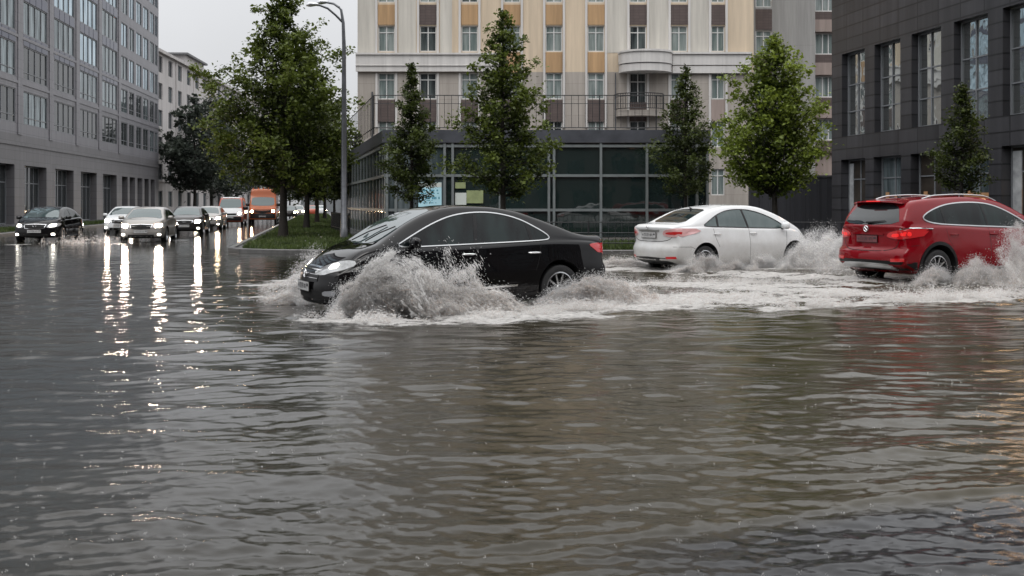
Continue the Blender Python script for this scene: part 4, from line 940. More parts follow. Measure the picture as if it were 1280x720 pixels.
class Car:
    def __init__(s, S, pnt, name, label, cat, loc, rz, group=None, hi=True):
        s.S = S; s.root = empty(name, loc, rz, label, cat, group); s.hi = hi
        V, Fs = car_shell(S, 120 if hi else 64, 36 if hi else 24)
        me = bpy.data.meshes.new('body'); me.from_pydata(V.tolist(), [], Fs); me.materials.append(MATS[pnt]); me.materials.append(MATS['cavity']); me.update()
        bm = bmesh.new(); bm.from_mesh(me); bmesh.ops.recalc_face_normals(bm, faces=bm.faces); bm.to_mesh(me)
        s.bvh = BVHTree.FromBMesh(bm); bm.free()
        o = link('body', me, s.root)
        cut = MB()
        ra = S['ra']
        for ax in S['axles']:
            for sg in (-1, 1):
                y0, y1 = sorted((sg*(S['w']/2-.30), sg*(S['w']/2+.2)))
                n = 40; ring = [(ax+ra*math.cos(6.28318*k/n), S['rw']+.02+ra*math.sin(6.28318*k/n)) for k in range(n)]
                cut.add([(a, y0, b) for a, b in ring]+[(a, y1, b) for a, b in ring], [tuple(range(n)), tuple(range(2*n-1, n-1, -1))]+[(k, n+k, n+(k+1) % n, (k+1) % n) for k in range(n)])
        cme = cut.mesh('cut'); bm = bmesh.new(); bm.from_mesh(cme); bmesh.ops.recalc_face_normals(bm, faces=bm.faces); bm.to_mesh(cme); bm.free()
        co_ = link('cut', cme, s.root); bo_ = o.modifiers.new('b', 'BOOLEAN'); bo_.object = co_; bo_.operation = 'DIFFERENCE'; bo_.solver = 'EXACT'
        bpy.context.view_layer.update(); dg = bpy.context.evaluated_depsgraph_get()
        new = bpy.data.meshes.new_from_object(o.evaluated_get(dg)); o.modifiers.clear(); o.data = new; new.name = 'body'; bpy.data.objects.remove(co_)
        for p_ in new.polygons:
            c = p_.center; cav = False
            for ax in S['axles']:
                if math.hypot(c.x-ax, c.z-S['rw']-.02) < ra+.004 and abs(c.y) > S['w']/2-.31 and (abs(p_.normal.y) < .3 or abs(c.y) < S['w']/2-.28): cav = True
            p_.material_index = 1 if cav else 0
        new.polygons.foreach_set('use_smooth', [True]*len(new.polygons)); new.set_sharp_from_angle(angle=R(38))
        s.body = o
    def hit(s, u, v, ax):
        if ax == 'L': o_, d = Vector((u, 3, v)), Vector((0, -1, 0))
        elif ax == 'Rt': o_, d = Vector((u, -3, v)), Vector((0, 1, 0))
        elif ax == 'F': o_, d = Vector((6, u, v)), Vector((-1, 0, 0))
        elif ax == 'B': o_, d = Vector((-6, u, v)), Vector((1, 0, 0))
        else: o_, d = Vector((u, v, 4)), Vector((0, 0, -1))
        p, n, i, dist = s.bvh.ray_cast(o_, d)
        if p is None:
            p, n, i, dist = s.bvh.find_nearest(o_+d*(4 if ax in 'FBT' else 2.2))
        if n.dot(d) > 0: n = -n
        return p, n
    def patch(s, name, poly, ax, mat, off=.004, parent=None, res=.05, skirt=.02, round_=0, smooth=60):
        P = [Vector(p) for p in poly]
        for _ in range(round_):
            Q = []
            for i in range(len(P)): a, b = P[i], P[(i+1) % len(P)]; Q += [a.lerp(b, .22), a.lerp(b, .78)]
            P = Q
        B = []
        for i in range(len(P)):
            a, b = P[i], P[(i+1) % len(P)]; k = max(1, int((b-a).length/res))
            B += [a.lerp(b, j/k) for j in range(k)]
        nb = len(B); xs = [p.x for p in B]; ys = [p.y for p in B]; I = []
        gx = np.arange(min(xs)+res/2, max(xs), res); gy_ = np.arange(min(ys)+res/2, max(ys), res)
        if len(gx) and len(gy_):
            X, Y = np.meshgrid(gx, gy_); k = inside([(p.x, p.y) for p in B], X, Y)
            Ba = np.array([(p.x, p.y) for p in B])
            for a, b in zip(X[k], Y[k]):
                if np.min(np.hypot(Ba[:, 0]-a, Ba[:, 1]-b)) > res*.45: I.append(Vector((a, b)))
        vo, ed, fc, *_ = geometry.delaunay_2d_cdt(B+I, [(i, (i+1) % nb) for i in range(nb)], [], 1, 1e-5)
        V = []; Nn = []
        for q in vo: p, n = s.hit(q.x, q.y, ax); V.append(p+n*off); Nn.append(n)
        m = MB().mat(mat); m.add(V, [tuple(f) for f in fc])
        if skirt:
            cnt = {}
            for f in fc:
                for i in range(len(f)): e = (f[i], f[(i+1) % len(f)]); cnt[e] = 1
            for (a, b) in list(cnt):
                if (b, a) not in cnt: m.quad(V[b], V[a], V[a]-Nn[a]*(off+skirt), V[b]-Nn[b]*(off+skirt))
        return m.build(name, parent or s.root, smooth)
    def ribbon(s, name, pts, ax, wd, mat, off=.006, parent=None, closed=False, rounds=2, step=.04, build=True, th=.012):
        P = [Vector(p) for p in pts]
        for _ in range(rounds):
            Q = [] if closed else [P[0]]
            for i in range(len(P) if closed else len(P)-1): a, b = P[i], P[(i+1) % len(P)]; Q += [a.lerp(b, .25), a.lerp(b, .75)]
            if not closed: Q.append(P[-1])
            P = Q
        if closed: P.append(P[0])
        Q = []
        for i in range(len(P)-1):
            k = max(1, int((P[i+1]-P[i]).length/step)); Q += [P[i].lerp(P[i+1], j/k) for j in range(k)]
        Q.append(P[-1]); V = []
        for i, q in enumerate(Q):
            d = (Q[min(i+1, len(Q)-1)]-Q[max(i-1, 0)])
            if closed and i in (0, len(Q)-1): d = Q[1]-Q[-2]
            d = d.normalized() if d.length else Vector((1, 0)); n = Vector((-d.y, d.x))
            a, na = s.hit(*(q-n*wd/2), ax); b, nb_ = s.hit(*(q+n*wd/2), ax); V += [a-na*.006, a+na*off, b+nb_*off, b-nb_*.006]
        m = MB().mat(mat); m.add(V, [(4*i+k, 4*i+k+1, 4*i+5+k, 4*i+4+k) for i in range(len(Q)-1) for k in range(3)])
        return m.build(name, parent or s.root, 50)
    def wheels(s, spokes=10, dz=0.0, rim='rim_alloy'):
        S = s.S; r = S['rw']; w = .21; rr = r*S.get('rimf', .70)
        m = MB().mat('rubber'); m.lathe([(rr, -w/2+.01), (r*.86, -w/2), (r*.96, -w/2+.012), (r, -w*.32), (r, w*.32), (r*.96, w/2-.012), (r*.86, w/2), (rr, w/2-.01)], 36, 'y'); tyre = m.mesh('tyre', 35)
        m = MB().mat(rim); m.lathe([(rr*.98, -w/2+.02), (rr*1.02, w/2-.012), (rr*.93, w/2-.006), (rr*.90, w/2-.04), (rr*.88, -w/2+.03)], 36, 'y')
        m.lathe([(.0001, w/2-.03), (.045, w/2-.03), (.06, w/2-.045), (.062, w/2-.09), (0.0001, w/2-.09)], 20, 'y')
        for k in range(spokes):
            a = 2*math.pi*k/spokes
            for da in ((-.06, .06) if spokes <= 6 else (0,)):
                c0, s0 = math.cos(a+da*2.4), math.sin(a+da*2.4); c1, s1 = math.cos(a+da*1.3), math.sin(a+da*1.3); hw0, hw1 = .016, .013
                A = Vector((c0*.045, w/2-.035, s0*.045)); B = Vector((c1*rr*.93, w/2-.025, s1*rr*.93)); t = (B-A).normalized(); q = Vector((-t.z, 0, t.x))
                V = [A-q*hw0, A+q*hw0, B+q*hw1, B-q*hw1]; V2 = [v-Vector((0, .035, 0)) for v in V]
                m.add(V+V2, [(0, 1, 2, 3), (7, 6, 5, 4), (0, 4, 5, 1), (2, 6, 7, 3), (1, 5, 6, 2), (3, 7, 4, 0)])
        m.mat('cavity').lathe([(.0001, -.02), (rr*.88, -.02)], 24, 'y'); rimm = m.mesh('rim', 30)
        for ax in S['axles']:
            for sg in (-1, 1):
                wl_ = empty('wheel', (ax, sg*(S['w']/2-.125), r+dz)); wl_.parent = s.root
                if sg < 0: wl_.rotation_euler = (0, 0, math.pi)
                link('tyre', tyre, wl_); link('rim', rimm, wl_)
    def mirror(s, x, z, mat, size=.105):
        for sg in (-1, 1):
            ax = 'L' if sg > 0 else 'Rt'; p, n = s.hit(x, z, ax)
            m = MB().mat(mat); c = p+Vector((-.02, sg*.15, .055)); V = []; ns_, nr_ = 10, 14
            prof = [(0, -.055), (.055, -.05), (.085, -.02), (.095, .02), (.085, .055), (.05, .085), (0.001, .095)]
            for h, xo in prof:
                for k in range(nr_):
                    t = 6.28318*k/nr_; cy_, cz = math.cos(t), math.sin(t); e = .62
                    V.append((c.x+xo*size/.105, c.y+sg*0+math.copysign(abs(cy_)**e, cy_)*h*1.25*size/.105, c.z+math.copysign(abs(cz)**e, cz)*h*.82*size/.105))
            n_ = len(prof); m.add(V, [(i*nr_+k, i*nr_+(k+1) % nr_, (i+1)*nr_+(k+1) % nr_, (i+1)*nr_+k) for i in range(n_-1) for k in range(nr_)])
            m.mat('black_trim').tube([p+Vector((0.02, -sg*.02, -.01)), c+Vector((.01, -sg*.04, -.05))], [.03, .025], 8)
            m.build('mirror', s.root, 60)
    def plate(s, u, z, ax, w=.52, h=.115, tilt=0, mat='plate_white'):
        p, n = s.hit(u, z, ax); sg = 1 if ax == 'F' else -1
        m = MB(); m.mat(mat).box(-.006, .006, -w/2, w/2, -h/2, h/2); m.mat('black_trim').box(-.0075, .003, -w/2-.008, w/2+.008, -h/2-.008, h/2+.008)
        # blurred characters: six strokes and a region box
        m.mat('plate_ink'); x_ = .0068
        for k, yc in enumerate((-.205, -.135, -.075, -.015, .055, .105)):
            a = .020; big = k in (1, 2, 3); hh = .036 if big else .028
            m.box(x_, x_+.002, yc-a, yc-a+.008, -hh, hh); m.box(x_, x_+.002, yc+a-.008, yc+a, -hh, hh)
            if k % 2: m.box(x_, x_+.002, yc-a+.009, yc+a-.009, hh-.010, hh)
            if k % 3 == 0: m.box(x_, x_+.002, yc-a+.009, yc+a-.009, -.005, .005)
        m.box(x_, x_+.002, .158, .161, -.045, .045); m.box(x_, x_+.002, .175, .235, .0, .035)
        o = m.build('licence_plate', s.root); o.location = p+Vector((sg*.014, 0, 0)); o.rotation_euler = (0, R(tilt)*1, 0 if ax == 'F' else math.pi)
        return o
    def handles(s, xs, z, mat):
        for ax, sg in (('L', 1), ('Rt', -1)):
            for x in xs:
                p, n = s.hit(x, z, ax); m = MB().mat(mat)
                m.tube([p+Vector((-.10, sg*.004, 0)), p+Vector((-.085, sg*.030, 0)), p+Vector((0, sg*.038, .002)), p+Vector((.085, sg*.030, 0)), p+Vector((.10, sg*.004, 0))], [.010, .013, .014, .013, .010], 8)
                m.build('door_handle', s.root, 60)
    def seams(s, lines, ax, wd=.007):
        for ln in lines: s.ribbon('door_seam', ln, ax, wd, 'cavity', off=.0015, rounds=0, parent=s.body)
    def both(s, fn):
        for ax in ('L', 'Rt'): fn(ax)
    def mirrored(s, poly): return [(-a, b) for a, b in poly][::-1]
    def antenna(s, x, y=0):
        p, n = s.hit(x, y, 'T'); m = MB().mat('black_trim'); m.add([p+Vector(v) for v in ((.07, 0, 0), (-.05, .018, 0), (-.05, -.018, 0), (-.075, 0, .055))], [(0, 1, 3), (0, 3, 2), (1, 2, 3), (0, 2, 1)]); m.build('antenna', s.root)
def place(fx, fz, theta, S, side):
    """root position from where the near front or rear wheel stands"""
    pass
def h_of(t): return Vector((math.cos(t), math.sin(t)))

# ---- black sedan (hero)
SB = dict(x0=-2.33, x1=2.24, w=1.82, rw=.335, ra=.385, axles=(-1.36, 1.36), zm=.60, tum=.42, sh=.055, tf=.12, pf=.34, pr=.22, fil=.05,
    top=[(-2.35, 1.03), (-2.29, 1.068), (-2.2, 1.075), (-2.0, 1.078), (-1.80, 1.10), (-1.45, 1.205), (-1.1, 1.325), (-.7, 1.44), (-.25, 1.495), (.1, 1.502), (.4, 1.48), (.7, 1.405), (1.0, 1.28), (1.3, 1.11), (1.48, 1.005), (1.58, .975), (1.85, .915), (2.05, .84), (2.17, .76), (2.24, .67)],
    belt=[(-2.35, .93), (-2.0, .98), (-1.4, 1.0), (0, .955), (1.2, .925), (1.7, .86), (2.38, .60)],
    bot=[(-2.35, .34), (-2.1, .27), (-1.6, .19), (1.7, .19), (2.2, .22), (2.38, .25)],
    nose=[(.1, .10), (.28, .02), (.45, 0), (.62, .03), (.75, .10), (.95, .2)], tail=[(.2, .12), (.4, .02), (.6, 0), (.7, .06), (.95, .05), (1.1, 0)])
DLO = [(1.30, .945), (1.02, 1.085), (.70, 1.235), (.36, 1.355), (.0, 1.402), (-.36, 1.396), (-.72, 1.32), (-.98, 1.20), (-1.20, 1.075), (-1.19, 1.02), (-1.0, 1.005), (-.3, .985), (.5, .965)]
th = R(180+28)                                      # heading left and towards the camera
H = h_of(th); Lf = Vector((-H.y, H.x))
X_, Z_ = at(484, 13.7); c = Vector((X_, Z_))-H*1.36-Lf*(.91-.11)
cb = Car(SB, 'paint_black', 'sedan', 'black sedan throwing up a sheet of spray from its front wheel', 'car', (c.x, c.y, -.11), th); cb.root.scale = (1, 1, 1.07)
def side_glass(cr, dlo, mat, bars=(), trim=True, tw=.014, trimmat='satin_silver', barmat='black_trim', roundn=1):
    for ax in ('L', 'Rt'):
        cr.patch('side_window', dlo, ax, mat, .004, round_=roundn, res=.07)
        for b in bars: cr.ribbon('pillar', b, ax, .055, barmat, off=.007, rounds=0)
        if trim: cr.ribbon('window_trim', dlo, ax, tw, trimmat, off=.013, closed=True, rounds=2)
side_glass(cb, DLO, 'car_glass', [[(.02, .985), (-.04, 1.37)], [(-.90, 1.02), (-.86, 1.24)]])
cb.patch('windscreen', [(1.40, -.62), (1.50, -.3), (1.53, 0), (1.50, .3), (1.40, .62), (.90, .56), (.60, .50), (.55, .25), (.54, 0), (.55, -.25), (.60, -.50), (.90, -.56)], 'T', 'car_screen', .004, round_=1, res=.08)
cb.patch('rear_window', [(-1.72, -.52), (-1.76, 0), (-1.72, .52), (-1.3, .50), (-.85, .46), (-.80, 0), (-.85, -.46), (-1.3, -.50)], 'T', 'car_glass', .004, round_=1, res=.08)
for sg in (1, -1):
    f = (lambda P: P) if sg > 0 else cb.mirrored
    cb.patch('headlight', f([(.30, .62), (.34, .70), (.55, .77), (.74, .80), (.80, .74), (.72, .66), (.5, .60)]), 'F', 'lamp_clear', .012, round_=1)
    cb.patch('bulb', f([(.50, .67), (.50, .735), (.62, .755), (.64, .69)]), 'F', 'headlight_soft', .020, round_=1)
    cb.patch('tail_light', f([(-.82, .80), (-.84, .94), (-.70, .965), (-.45, .95), (-.40, .86), (-.6, .80)])[::1], 'B', 'tail_red', .010, round_=1)
    ax = 'L' if sg > 0 else 'Rt'
    cb.patch('tail_light', [(-2.22, .80), (-1.93, .90), (-1.90, .955), (-2.20, .955)], ax, 'tail_red', .006, round_=1)
    cb.patch('fog_light', f([(.52, .34), (.52, .40), (.72, .42), (.74, .35)]), 'F', 'lamp_housing', .006, round_=1)
cb.patch('grille', [(-.40, .52), (-.44, .68), (0, .70), (.44, .68), (.40, .52), (0, .50)], 'F', 'black_trim', .006)
cb.patch('grille', [(-.62, .26), (-.60, .40), (0, .42), (.60, .40), (.62, .26), (0, .24)], 'F', 'cavity', .004)
cb.ribbon('grille_trim', [(-.44, .685), (0, .705), (.44, .685)], 'F', .02, 'chrome', off=.014, rounds=1)
for z_ in (.56, .61, .66): cb.ribbon('grille_trim', [(-.40, z_), (0, z_+.01), (.40, z_)], 'F', .008, 'chrome', off=.010, rounds=1)
p_, n_ = cb.hit(0, .61, 'F'); m = MB().mat('chrome'); m.tube([p_+Vector((.02, .055*math.cos(t*.3927), .055*math.sin(t*.3927))) for t in range(17)], .008, 6); m.tube([p_+Vector((.02, -.03, .03)), p_+Vector((.02, 0, -.035)), p_+Vector((.02, .03, .03))], .006, 5); m.build('emblem', cb.root, 50)
cb.plate(0, .45, 'F'); cb.plate(0, .80, 'B')
cb.mirror(1.02, .955, 'paint_black'); cb.handles([.15, -.92], .845, 'chrome')
for ax in ('L', 'Rt'):
    cb.ribbon('door_trim', [(.55, .385), (-.2, .395), (-.62, .41)], ax, .028, 'chrome', off=.018, rounds=0)
    cb.seams([[(1.18, .94), (1.12, .6), (1.02, .24)], [(.02, .97), (.02, .25)], [(-1.05, 1.0), (-1.0, .78), (-.93, .6)], [(1.0, .235), (-.9, .235)]], ax)
    cb.ribbon('crease', [(1.9, .80), (1.0, .80), (0, .82), (-1.9, .88)], ax, .012, 'paint_black', off=.006, rounds=1, parent=cb.body)
cb.ribbon('bonnet_seam', [(2.12, -.7), (1.6, -.72)], 'T', .008, 'cavity', off=.001, parent=cb.body); cb.ribbon('bonnet_seam', [(2.12, .7), (1.6, .72)], 'T', .008, 'cavity', off=.001, parent=cb.body)
for yy in (-.25, .32):
    a, na = cb.hit(1.50, yy, 'T'); b, nb_ = cb.hit(1.12, yy+.42 if yy < 0 else yy+.2, 'T'); m = MB().mat('black_trim'); m.tube([a+na*.03, a.lerp(b, .5)+na*.04, b+nb_*.02], .009, 5); m.build('wiper', cb.root)
cb.antenna(-.95); cb.wheels(10)

# ---- white sedan
SW = dict(SB); SW.update(x0=-2.22, x1=2.20, w=1.79, rw=.32, ra=.37, axles=(-1.32, 1.36), tum=.40, zm=.62, sh=.06, pr=.26, pf=.34,
    top=[(-2.22, 1.05), (-2.14, 1.085), (-1.9, 1.10), (-1.72, 1.125), (-1.45, 1.235), (-1.1, 1.375), (-.7, 1.465), (-.3, 1.505), (.1, 1.505), (.45, 1.47), (.8, 1.375), (1.1, 1.26), (1.42, 1.10), (1.55, 1.045), (1.8, .97), (2.05, .85), (2.2, .72)],
    belt=[(-2.22, .97), (-1.9, 1.03), (-1.2, 1.03), (0, .985), (1.2, .96), (1.7, .88), (2.2, .64)],
    bot=[(-2.22, .30), (-2.0, .25), (-1.6, .20), (1.7, .20), (2.2, .25)],
    tail=[(.2, .12), (.38, .02), (.58, 0), (.70, .07), (.9, .05), (1.04, .0), (1.1, 0)])
th = R(30); H = h_of(th); Rt_ = Vector((H.y, -H.x)); X_, Z_ = at(881, 22.7); c = Vector((X_, Z_))+H*1.32-Rt_*(.895-.11)
cw = Car(SW, 'paint_white', 'sedan', 'white sedan driving away with mud and spray over its flank', 'car', (c.x, c.y, -.115), th); cw.root.scale = (1.04, 1, 1.075)
DW = [(1.18, .975), (.88, 1.16), (.52, 1.30), (.15, 1.385), (-.20, 1.405), (-.55, 1.38), (-.88, 1.29), (-1.15, 1.16), (-1.34, 1.065), (-1.20, 1.035), (-.6, 1.02), (.3, .995)]
side_glass(cw, DW, 'car_glass_teal', [[(-.02, 1.01), (-.10, 1.40)], [(-.92, 1.03), (-.90, 1.26)]], tw=.014, trimmat='black_trim')
cw.patch('windscreen', [(1.42, -.62), (1.52, 0), (1.42, .62), (.90, .55), (.58, .50), (.55, 0), (.58, -.50), (.90, -.55)], 'T', 'car_screen', .004, round_=1, res=.08)
cw.patch('rear_window', [(-1.71, -.56), (-1.75, 0), (-1.71, .56), (-1.3, .52), (-.98, .48), (-.94, 0), (-.98, -.48), (-1.3, -.52)], 'T', 'car_glass', .004, round_=1, res=.08)
for sg in (1, -1):
    f = (lambda P: P) if sg > 0 else cw.mirrored
    cw.patch('tail_light', f([(.44, .87), (.50, .965), (.68, 1.0), (.88, 1.0), (.87, .84), (.62, .82)]), 'B', 'tail_pale', .014, round_=1)
    cw.patch('tail_light', f([(.52, .885), (.55, .93), (.80, .945), (.80, .87)]), 'B', 'tail_red', .020, round_=1)
    ax = 'L' if sg > 0 else 'Rt'
    cw.patch('tail_light', [(-2.12, .85), (-2.12, 1.0), (-1.95, 1.01), (-1.70, .985), (-1.85, .90)], ax, 'tail_pale', .012, round_=1)
    cw.patch('headlight', [(1.85, .72), (1.80, .80), (2.0, .80), (2.06, .72)], ax, 'lamp_clear', .008, round_=1)
    cw.patch('reflector', f([(.55, .36), (.55, .41), (.78, .42), (.78, .37)]), 'B', 'tail_red', .006)
cw.plate(0, .86, 'B'); cw.plate(0, .45, 'F')
cw.ribbon('boot_seam', [(-.70, .99), (-.66, .74), (0, .72), (.66, .74), (.70, .99)], 'B', .012, 'cavity', off=.001, parent=cw.body)
cw.ribbon('boot_trim', [(-.36, .96), (0, .965), (.36, .96)], 'B', .03, 'satin_silver', off=.012, rounds=0)
p_, n_ = cw.hit(0, 1.015, 'B'); m = MB().mat('chrome'); m.tube([p_+Vector((-.012, .035*math.cos(t*.3927), .03*math.sin(t*.3927))) for t in range(17)], .007, 5); m.build('emblem', cw.root, 50)
cw.patch('bumper_insert', [(-.62, .24), (-.60, .38), (0, .40), (.60, .38), (.62, .24)], 'B', 'black_trim', .005)
cw.mirror(1.0, .985, 'paint_white'); cw.handles([.10, -.98], .885, 'paint_white')
for ax in ('L', 'Rt'):
    cw.seams([[(1.14, .96), (1.08, .6), (1.0, .24)], [(-.02, 1.0), (-.02, .25)], [(-1.08, 1.03), (-1.02, .78), (-.93, .6)], [(-2.1, .62), (-1.72, .62), (-1.62, .58)]], ax)
cw.antenna(-1.0); cw.wheels(5)

# ---- red SUV
SR = dict(x0=-2.22, x1=2.25, w=1.86, rw=.36, ra=.425, axles=(-1.32, 1.38), zm=.70, tum=.30, sh=.05, tf=.12, tr=.05, pf=.30, pr=.20, flare=.022, fil=.05,
    top=[(-2.22, 1.16), (-2.17, 1.22), (-2.10, 1.30), (-2.0, 1.42), (-1.90, 1.53), (-1.80, 1.585), (-1.5, 1.635), (-1.0, 1.675), (-.4, 1.695), (.1, 1.68), (.45, 1.635), (.8, 1.525), (1.15, 1.365), (1.40, 1.22), (1.52, 1.165), (1.9, 1.08), (2.12, .97), (2.25, .82)],
    belt=[(-2.22, 1.07), (-2.0, 1.13), (-1.2, 1.14), (0, 1.08), (1.2, 1.04), (1.8, .96), (2.25, .74)],
    bot=[(-2.22, .40), (-2.05, .34), (-1.7, .26), (1.7, .26), (2.25, .36)],
    nose=[(.3, .08), (.5, 0), (.8, .05), (1.0, .16), (1.2, .25)], tail=[(.3, .10), (.42, .01), (.66, 0), (.74, .09), (1.05, .08), (1.2, .02), (1.25, 0)])
th = R(25); H = h_of(th); Rt_ = Vector((H.y, -H.x)); X_, Z_ = at(1170, 19.3); c = Vector((X_, Z_))+H*1.32-Rt_*(.93-.11)
cr_ = Car(SR, 'paint_red', 'suv', 'dark red suv with silver roof rails ploughing through the flood at the right edge', 'car', (c.x, c.y, -.13), th); cr_.root.scale = (1.04, 1.02, 1.07)
DR = [(1.28, 1.085), (.98, 1.26), (.62, 1.425), (.25, 1.535), (-.15, 1.570), (-.6, 1.565), (-1.05, 1.52), (-1.42, 1.42), (-1.66, 1.295), (-1.52, 1.21), (-1.2, 1.17), (-.6, 1.145), (.3, 1.115)]
side_glass(cr_, DR, 'car_glass', [[(.06, 1.13), (-.02, 1.56)], [(-1.08, 1.18), (-1.14, 1.50)]], tw=.020)
cr_.patch('windscreen', [(1.42, -.66), (1.52, 0), (1.42, .66), (.90, .60), (.60, .56), (.56, 0), (.60, -.56), (.90, -.60)], 'T', 'car_screen', .004, round_=1, res=.08)
cr_.patch('rear_window', [(-.70, 1.185), (-.62, 1.36), (-.50, 1.52), (0, 1.545), (.50, 1.52), (.62, 1.36), (.70, 1.185), (0, 1.15)], 'B', 'car_glass_rear', .006, round_=1, res=.06)
m = MB().mat('paint_red')         # roof spoiler
V = []
for k in range(13):
    y_ = -.62+1.24*k/12; e = (abs(y_)/.62)**3
    V += [(-1.62, y_*.96, 1.617-.02*e), (-2.02+.10*e, y_, 1.600-.035*e), (-2.03+.10*e, y_, 1.575-.035*e), (-1.70, y_*.96, 1.545-.03*e)]
m.add(V, [(4*i+k, 4*i+(k+1) % 4, 4*i+4+(k+1) % 4, 4*i+4+k) for i in range(12) for k in range(4)]+[(0, 1, 2, 3), (51, 50, 49, 48)]); m.build('spoiler', cr_.root, 40)
m = MB().mat('tail_lit'); m.box(-2.050, -2.034, -.17, .17, 1.578, 1.598); m.build('brake_light', cr_.root)
for sg in (1, -1):
    f = (lambda P: P) if sg > 0 else cr_.mirrored
    cr_.patch('tail_light', f([(.46, .94), (.50, 1.02), (.70, 1.07), (.90, 1.08), (.90, .93), (.70, .90)]), 'B', 'tail_red', .016, round_=1)
    cr_.patch('light_cluster', f([(.56, .945), (.58, 1.0), (.70, 1.01), (.70, .94)]), 'B', 'tail_lit', .022, round_=1)
    ax = 'L' if sg > 0 else 'Rt'
    cr_.patch('tail_light', [(-2.10, .93), (-2.12, 1.07), (-1.9, 1.095), (-1.50, 1.085), (-1.80, 1.02), (-1.95, .93)], ax, 'tail_red', .012, round_=1)
    cr_.patch('light_cluster', [(-2.08, .96), (-2.08, 1.03), (-1.95, 1.04), (-1.95, .96)], ax, 'tail_lit', .017, round_=1)
    cr_.ribbon('tail_trim', [(-2.1, 1.09), (-1.9, 1.108), (-1.46, 1.093)], ax, .012, 'chrome', off=.018, rounds=1)
    cr_.patch('reflector', f([(.60, .50), (.60, .56), (.84, .57), (.84, .51)]), 'B', 'tail_red', .012)
    rp_ = [(.62, .0), (.45, .0), (0, .0), (-.6, .0), (-1.1, .0), (-1.38, 0)]
    m = MB().mat('satin_silver'); pts = []
    for k in range(19):
        x_ = .55-1.95*k/18; p_, n_ = cr_.hit(x_, sg*(.60-.02*k/18), 'T'); lift = .038*min(1, min(k, 18-k)/2.5); pts.append(p_+Vector((0, 0, lift)))
    m.tube(pts, .014, 8)
    for k in (1, 9, 17): m.tube([pts[k], pts[k]-Vector((0, 0, .045))], .013, 6)
    m.build('roof_rail', cr_.root, 60)
cr_.plate(0, .90, 'B', mat='plate_red'); cr_.plate(0, .6, 'F')
cr_.patch('lower_trim', [(-.88, .36), (-.90, .50), (-.55, .52), (0, .525), (.55, .52), (.90, .50), (.88, .36), (0, .34)], 'B', 'black_trim', .010, res=.08)
cr_.patch('skid_plate', [(-.62, .345), (-.66, .42), (-.5, .465), (0, .475), (.5, .465), (.66, .42), (.62, .345), (.5, .39), (0, .40), (-.5, .39)], 'B', 'satin_silver', .028, round_=1)
cr_.ribbon('tailgate_seam', [(-.74, 1.12), (-.70, .84), (-.60, .70), (0, .68), (.60, .70), (.70, .84), (.74, 1.12)], 'B', .012, 'cavity', off=.001, parent=cr_.body)
cr_.ribbon('tailgate_trim', [(-.40, .985), (0, 1.0), (.40, .985)], 'B', .022, 'paint_red', off=.020, rounds=1)
p_, n_ = cr_.hit(0, 1.085, 'B'); m = MB().mat('chrome'); m.tube([p_+Vector((-.018, .055*math.cos(t*.3927), .05*math.sin(t*.3927))) for t in range(17)], .010, 6); m.tube([p_+Vector((-.02, -.035, -.03)), p_+Vector((-.02, .035, .03))], .012, 6); m.build('emblem', cr_.root, 50)
m = MB().mat('black_trim'); p_, n_ = cr_.hit(.0, 1.20, 'B'); q_, n2_ = cr_.hit(-.42, 1.235, 'B'); m.tube([p_+Vector((-.04, 0, 0)), p_.lerp(q_, .5)+Vector((-.05, 0, 0)), q_+Vector((-.03, 0, 0))], [.022, .014, .008], 6); m.build('wiper', cr_.root)
cr_.mirror(1.08, 1.10, 'paint_red', .125); cr_.handles([.16, -.92], .985, 'paint_red')
for ax in ('L', 'Rt'):
    for ax_x in SR['axles']:
        arc = [(ax_x+.455*math.cos(R(a)), .38+.455*math.sin(R(a))) for a in range(-18, 199, 12)]
        cr_.ribbon('arch_trim', arc, ax, .06, 'black_trim', off=.012, rounds=1)
    cr_.patch('sill_trim', [(.90, .27), (.90, .36), (-.86, .36), (-.86, .27)], ax, 'black_trim', .014)
    cr_.ribbon('sill_chrome', [(.9, .375), (-.86, .375)], ax, .014, 'chrome', off=.02, rounds=0)
    cr_.seams([[(1.22, 1.07), (1.14, .7), (1.05, .3)], [(.05, 1.1), (.05, .3)], [(-1.12, 1.14), (-1.06, .9), (-.95, .75)], [(-2.05, .78), (-1.80, .80)]], ax)
cr_.antenna(-1.35); cr_.wheels(10)

# ---- oncoming queue on the left carriageway
def oncoming(px, y, S, pnt, name, label, lit='headlight_lit', glass_='car_screen', dlo=None, kind='sedan', dth=0, hi=False, fog=True):
    """px, y: where the middle of the front bumper meets the water"""
    fx, fy = gy(px, y); th = math.atan2(-1, .193)+R(dth); H = h_of(th); c = Vector((fx, fy))-H*S['x1']
    cr = Car(S, pnt, name, label, 'van' if 'van' in name else 'car', (c.x, c.y, -.05), th, 'oncoming vehicles queueing with lit headlights', hi)
    return cr
SA = dict(SB); SA.update(x0=-2.15, x1=2.15, w=1.80, rw=.32, ra=.365, axles=(-1.25, 1.32), pf=.26,
    top=[(-2.15, 1.02), (-2.0, 1.07), (-1.75, 1.10), (-1.4, 1.24), (-1.0, 1.38), (-.6, 1.455), (-.2, 1.48), (.15, 1.47), (.5, 1.40), (.85, 1.26), (1.2, 1.08), (1.35, 1.01), (1.7, .95), (2.0, .85), (2.15, .72)],
    belt=[(-2.15, .95), (-1.2, .99), (0, .96), (1.1, .93), (1.6, .87), (2.15, .64)], bot=[(-2.15, .32), (-1.6, .2), (1.7, .2), (2.15, .24)],
    nose=[(.1, .08), (.28, .01), (.45, 0), (.65, .03), (.8, .10), (1.0, .16)])
